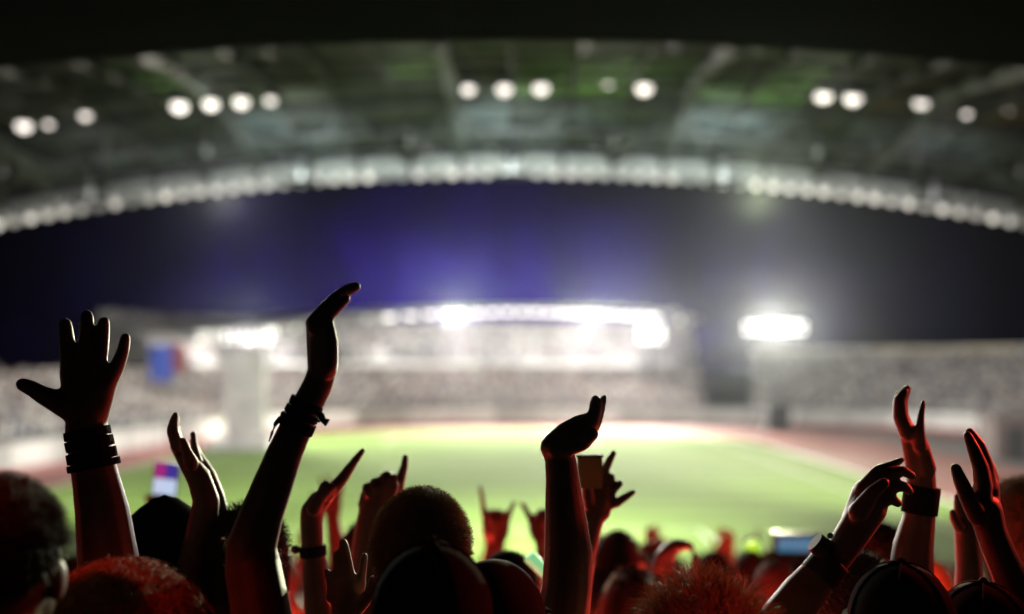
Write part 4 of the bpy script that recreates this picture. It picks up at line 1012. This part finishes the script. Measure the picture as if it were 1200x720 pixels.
PR = [
 proto('blurred spectator in a red shirt with one arm raised', 'skin', 'cloth_red', 'short', 'hair_dark', (None, ((.27,.06,-.08),(.24,.10,.18),'open',(0,.1,1))), seed=31),
 proto('blurred spectator in a white shirt with both arms raised', 'skin_pale', 'cloth_white', 'short', 'hair_brown', (((-.28,.06,-.05),(-.22,.1,.2),'open',(.1,0,1)), ((.28,.06,-.05),(.2,.1,.2),'open',(-.1,0,1))), seed=32),
 proto('blurred spectator in a dark shirt with arms down', 'skin', 'cloth_black', 'short', 'hair_dark', (None, None), seed=33),
 proto('blurred spectator in a grey shirt with long hair', 'skin_pale', 'cloth_grey', 'long', 'hair_brown', (None, None), seed=34),
 proto('blurred spectator in a tan shirt pointing one finger up', 'skin', 'cloth_tan', 'short', 'hair_dark', (((-.27,.08,-.1),(-.2,.12,.14),'point',(0,.1,1)), None), seed=35),
 proto('blurred spectator in a dark cap clapping', 'skin', 'cloth_red', None, None, (((-.24,.16,-.2),(-.06,.26,-.02),'open',(.2,.3,1)), ((.24,.16,-.2),(.06,.26,-.02),'open',(-.2,.3,1))), cap=('cloth_black', True), seed=36),
]
def copy_tree(o, parent=None):
    c = o.copy(); col.objects.link(c); c.parent = parent
    for k in list(kidmap[o.name]): 
        d = k.copy(); col.objects.link(d); d.parent = c
    return c
kidmap = {r.name: [o for o in col.objects if o.parent == r] for r in PR}
for r in PR: r['group'] = G
used = set()
rg = random.Random(12)
rows = [2.9+.8*k for k in range(13)]
for ri, yy in enumerate(rows):
    half = yy*.5+.5; nn = int(2*half/.58)
    for k in range(nn):
        x = -half+(k+.5)*2*half/nn+rg.uniform(-.1,.1)
        if yy < 3 and (abs(x-.34) < .3 or abs(x+.01) < .25): continue
        if rg.random() < .06: continue
        w_ = [5,4,2,2,4,3] if ri > 2 else ([1,0,6,3,1,2] if ri > 0 else [0,0,5,3,0,0])
        t = rg.choices(range(6), w_)[0]; src = PR[t]
        o = src if t not in used else copy_tree(src); used.add(t)
        dz = rg.uniform(-.10,.03)
        o.location = (x, yy+rg.uniform(-.08,.08), floor_at(yy)); o.rotation_euler = (0,0,rg.uniform(-.35,.35)); s_ = 1+dz/1.7; o.scale = (s_,s_,s_)
for t in range(6):
    if t not in used: PR[t].location.x += 30

# ------------------------------------------------------------------ red wash lamps at the ends of the row
def red_lamp(loc, target, e, label):
    r = empty('stage_lamp', (loc[0], loc[1], floor_at(loc[1])), label, 'lamp'); h = loc[2]-floor_at(loc[1])
    d = (Vector(target)-Vector(loc)).normalized()
    mb = MB(); mb.tube([(0,0,0),(0,0,h-.12)], .02, 8)
    for a in (0,2.1,4.2): mb.tube([(0,0,.5),(.35*math.cos(a),.35*math.sin(a),0.01)], .012, 6)
    mb.build('stand', M['darksteel'], r)
    mb = MB(); b = Vector((0,0,h)); mb.tube([b-d*.30, b-d*.25, b-d*.06], [.05,.11,.13], 14); mb.build('housing', M['darksteel'], r)
    s = spot('stage_light', Vector(loc), target, e, (1,.055,.035), math.radians(110), 1, .08); return r
red_lamp((-2.9,2.6,CZ-.62), (0.2,3.6,CZ-1.5), 22, 'red stage lamp on a tripod beyond the left end of the row')
red_lamp((2.9,2.6,CZ-.62), (-.2,3.6,CZ-1.5), 22, 'red stage lamp on a tripod beyond the right end of the row')
def added_hair_lamp(loc, target, e, label):  # added unseen spots that redden single heads of hair
    red_lamp(loc, target, e, label); o = bpy.data.objects[[x.name for x in col.objects if x.name.startswith('stage_light')][-1]]
    o.data.spot_size = math.radians(15); o.data.spot_blend = .8
added_hair_lamp((2.3,2.6,CZ+.45), (.30,1.62,CZ-.36), 200, 'added tall red lamp on a tripod right of the crowd, aimed at the blond hair')
added_hair_lamp((-1.25,.15,CZ+1.25), (-.60,1.55,CZ-.40), 110, 'added red lamp on a tall tripod behind the crowd front, aimed at the curly hair')
o_ = bpy.data.objects[[x.name for x in col.objects if x.name.startswith('stage_light')][-1]]; o_.data.spot_size = math.radians(10)
added_hair_lamp((1.1,.15,CZ+1.25), (.33,1.62,CZ-.40), 60, 'added red lamp on a tall tripod behind the crowd front, aimed at the tousled hair')
o_ = bpy.data.objects[[x.name for x in col.objects if x.name.startswith('stage_light')][-1]]; o_.data.spot_size = math.radians(9)
M['beacon'] = mat('beacon_red_glass', (.5,.02,.01), .3, emit=(1,.05,.03), es=6)
def beacon(x, y, h, e, label):  # added lamps that raise the red glow low in the crowd
    fl = floor_at(y); r = empty('added_beacon_lamp', (x, y, fl), label, 'lamp', 'added red beacon lamps among the near crowd')
    mb = MB(); mb.tube([(0,0,0),(0,0,.03),(0,0,.031),(0,0,h-.06),(0,0,h-.05),(0,0,h-.02)], [.14,.14,.018,.018,.06,.06], 12); mb.build('stand', M['darksteel'], r)
    mb = MB(); mb.ell((0,0,h+.03), (.05,.05,.06), 12, 8); mb.build('dome', M['beacon'], r, smooth=True)
    l = bpy.data.lights.new('added_beacon_light','POINT'); l.energy = e; l.color = (1,.05,.03); l.shadow_soft_size = .05
    o = bpy.data.objects.new('added_beacon_light', l); col.objects.link(o); o.location = (x, y, fl+h+.16)
beacon(-.72, 2.5, 1.10, 14, 'added red beacon lamp among the crowd behind the curly-haired person')
beacon(.40, 2.5, 1.10, 14, 'added red beacon lamp among the crowd behind the blond tousled head')
beacon(1.05, 2.55, 1.10, 14, 'added red beacon lamp among the crowd behind the two caps at the right')
beacon(-.16, 2.5, 1.18, 9, 'added red beacon lamp among the crowd ahead of the fuzzy head')

for x, y, lab in ((-1.45,3.35,'added red beacon lamp deep in the crowd at the left'),(-.25,3.35,'added red beacon lamp deep in the crowd left of the centre arm'),(.62,3.4,'added red beacon lamp deep in the crowd right of the centre arm'),(1.35,3.35,'added red beacon lamp deep in the crowd at the right'),
                  (.2,4.95,'added red beacon lamp far down the terrace at the centre'),(1.3,4.95,'added red beacon lamp far down the terrace at the right'),(-1.3,4.95,'added red beacon lamp far down the terrace at the left')):
    beacon(x, y, 1.36, 15, lab)
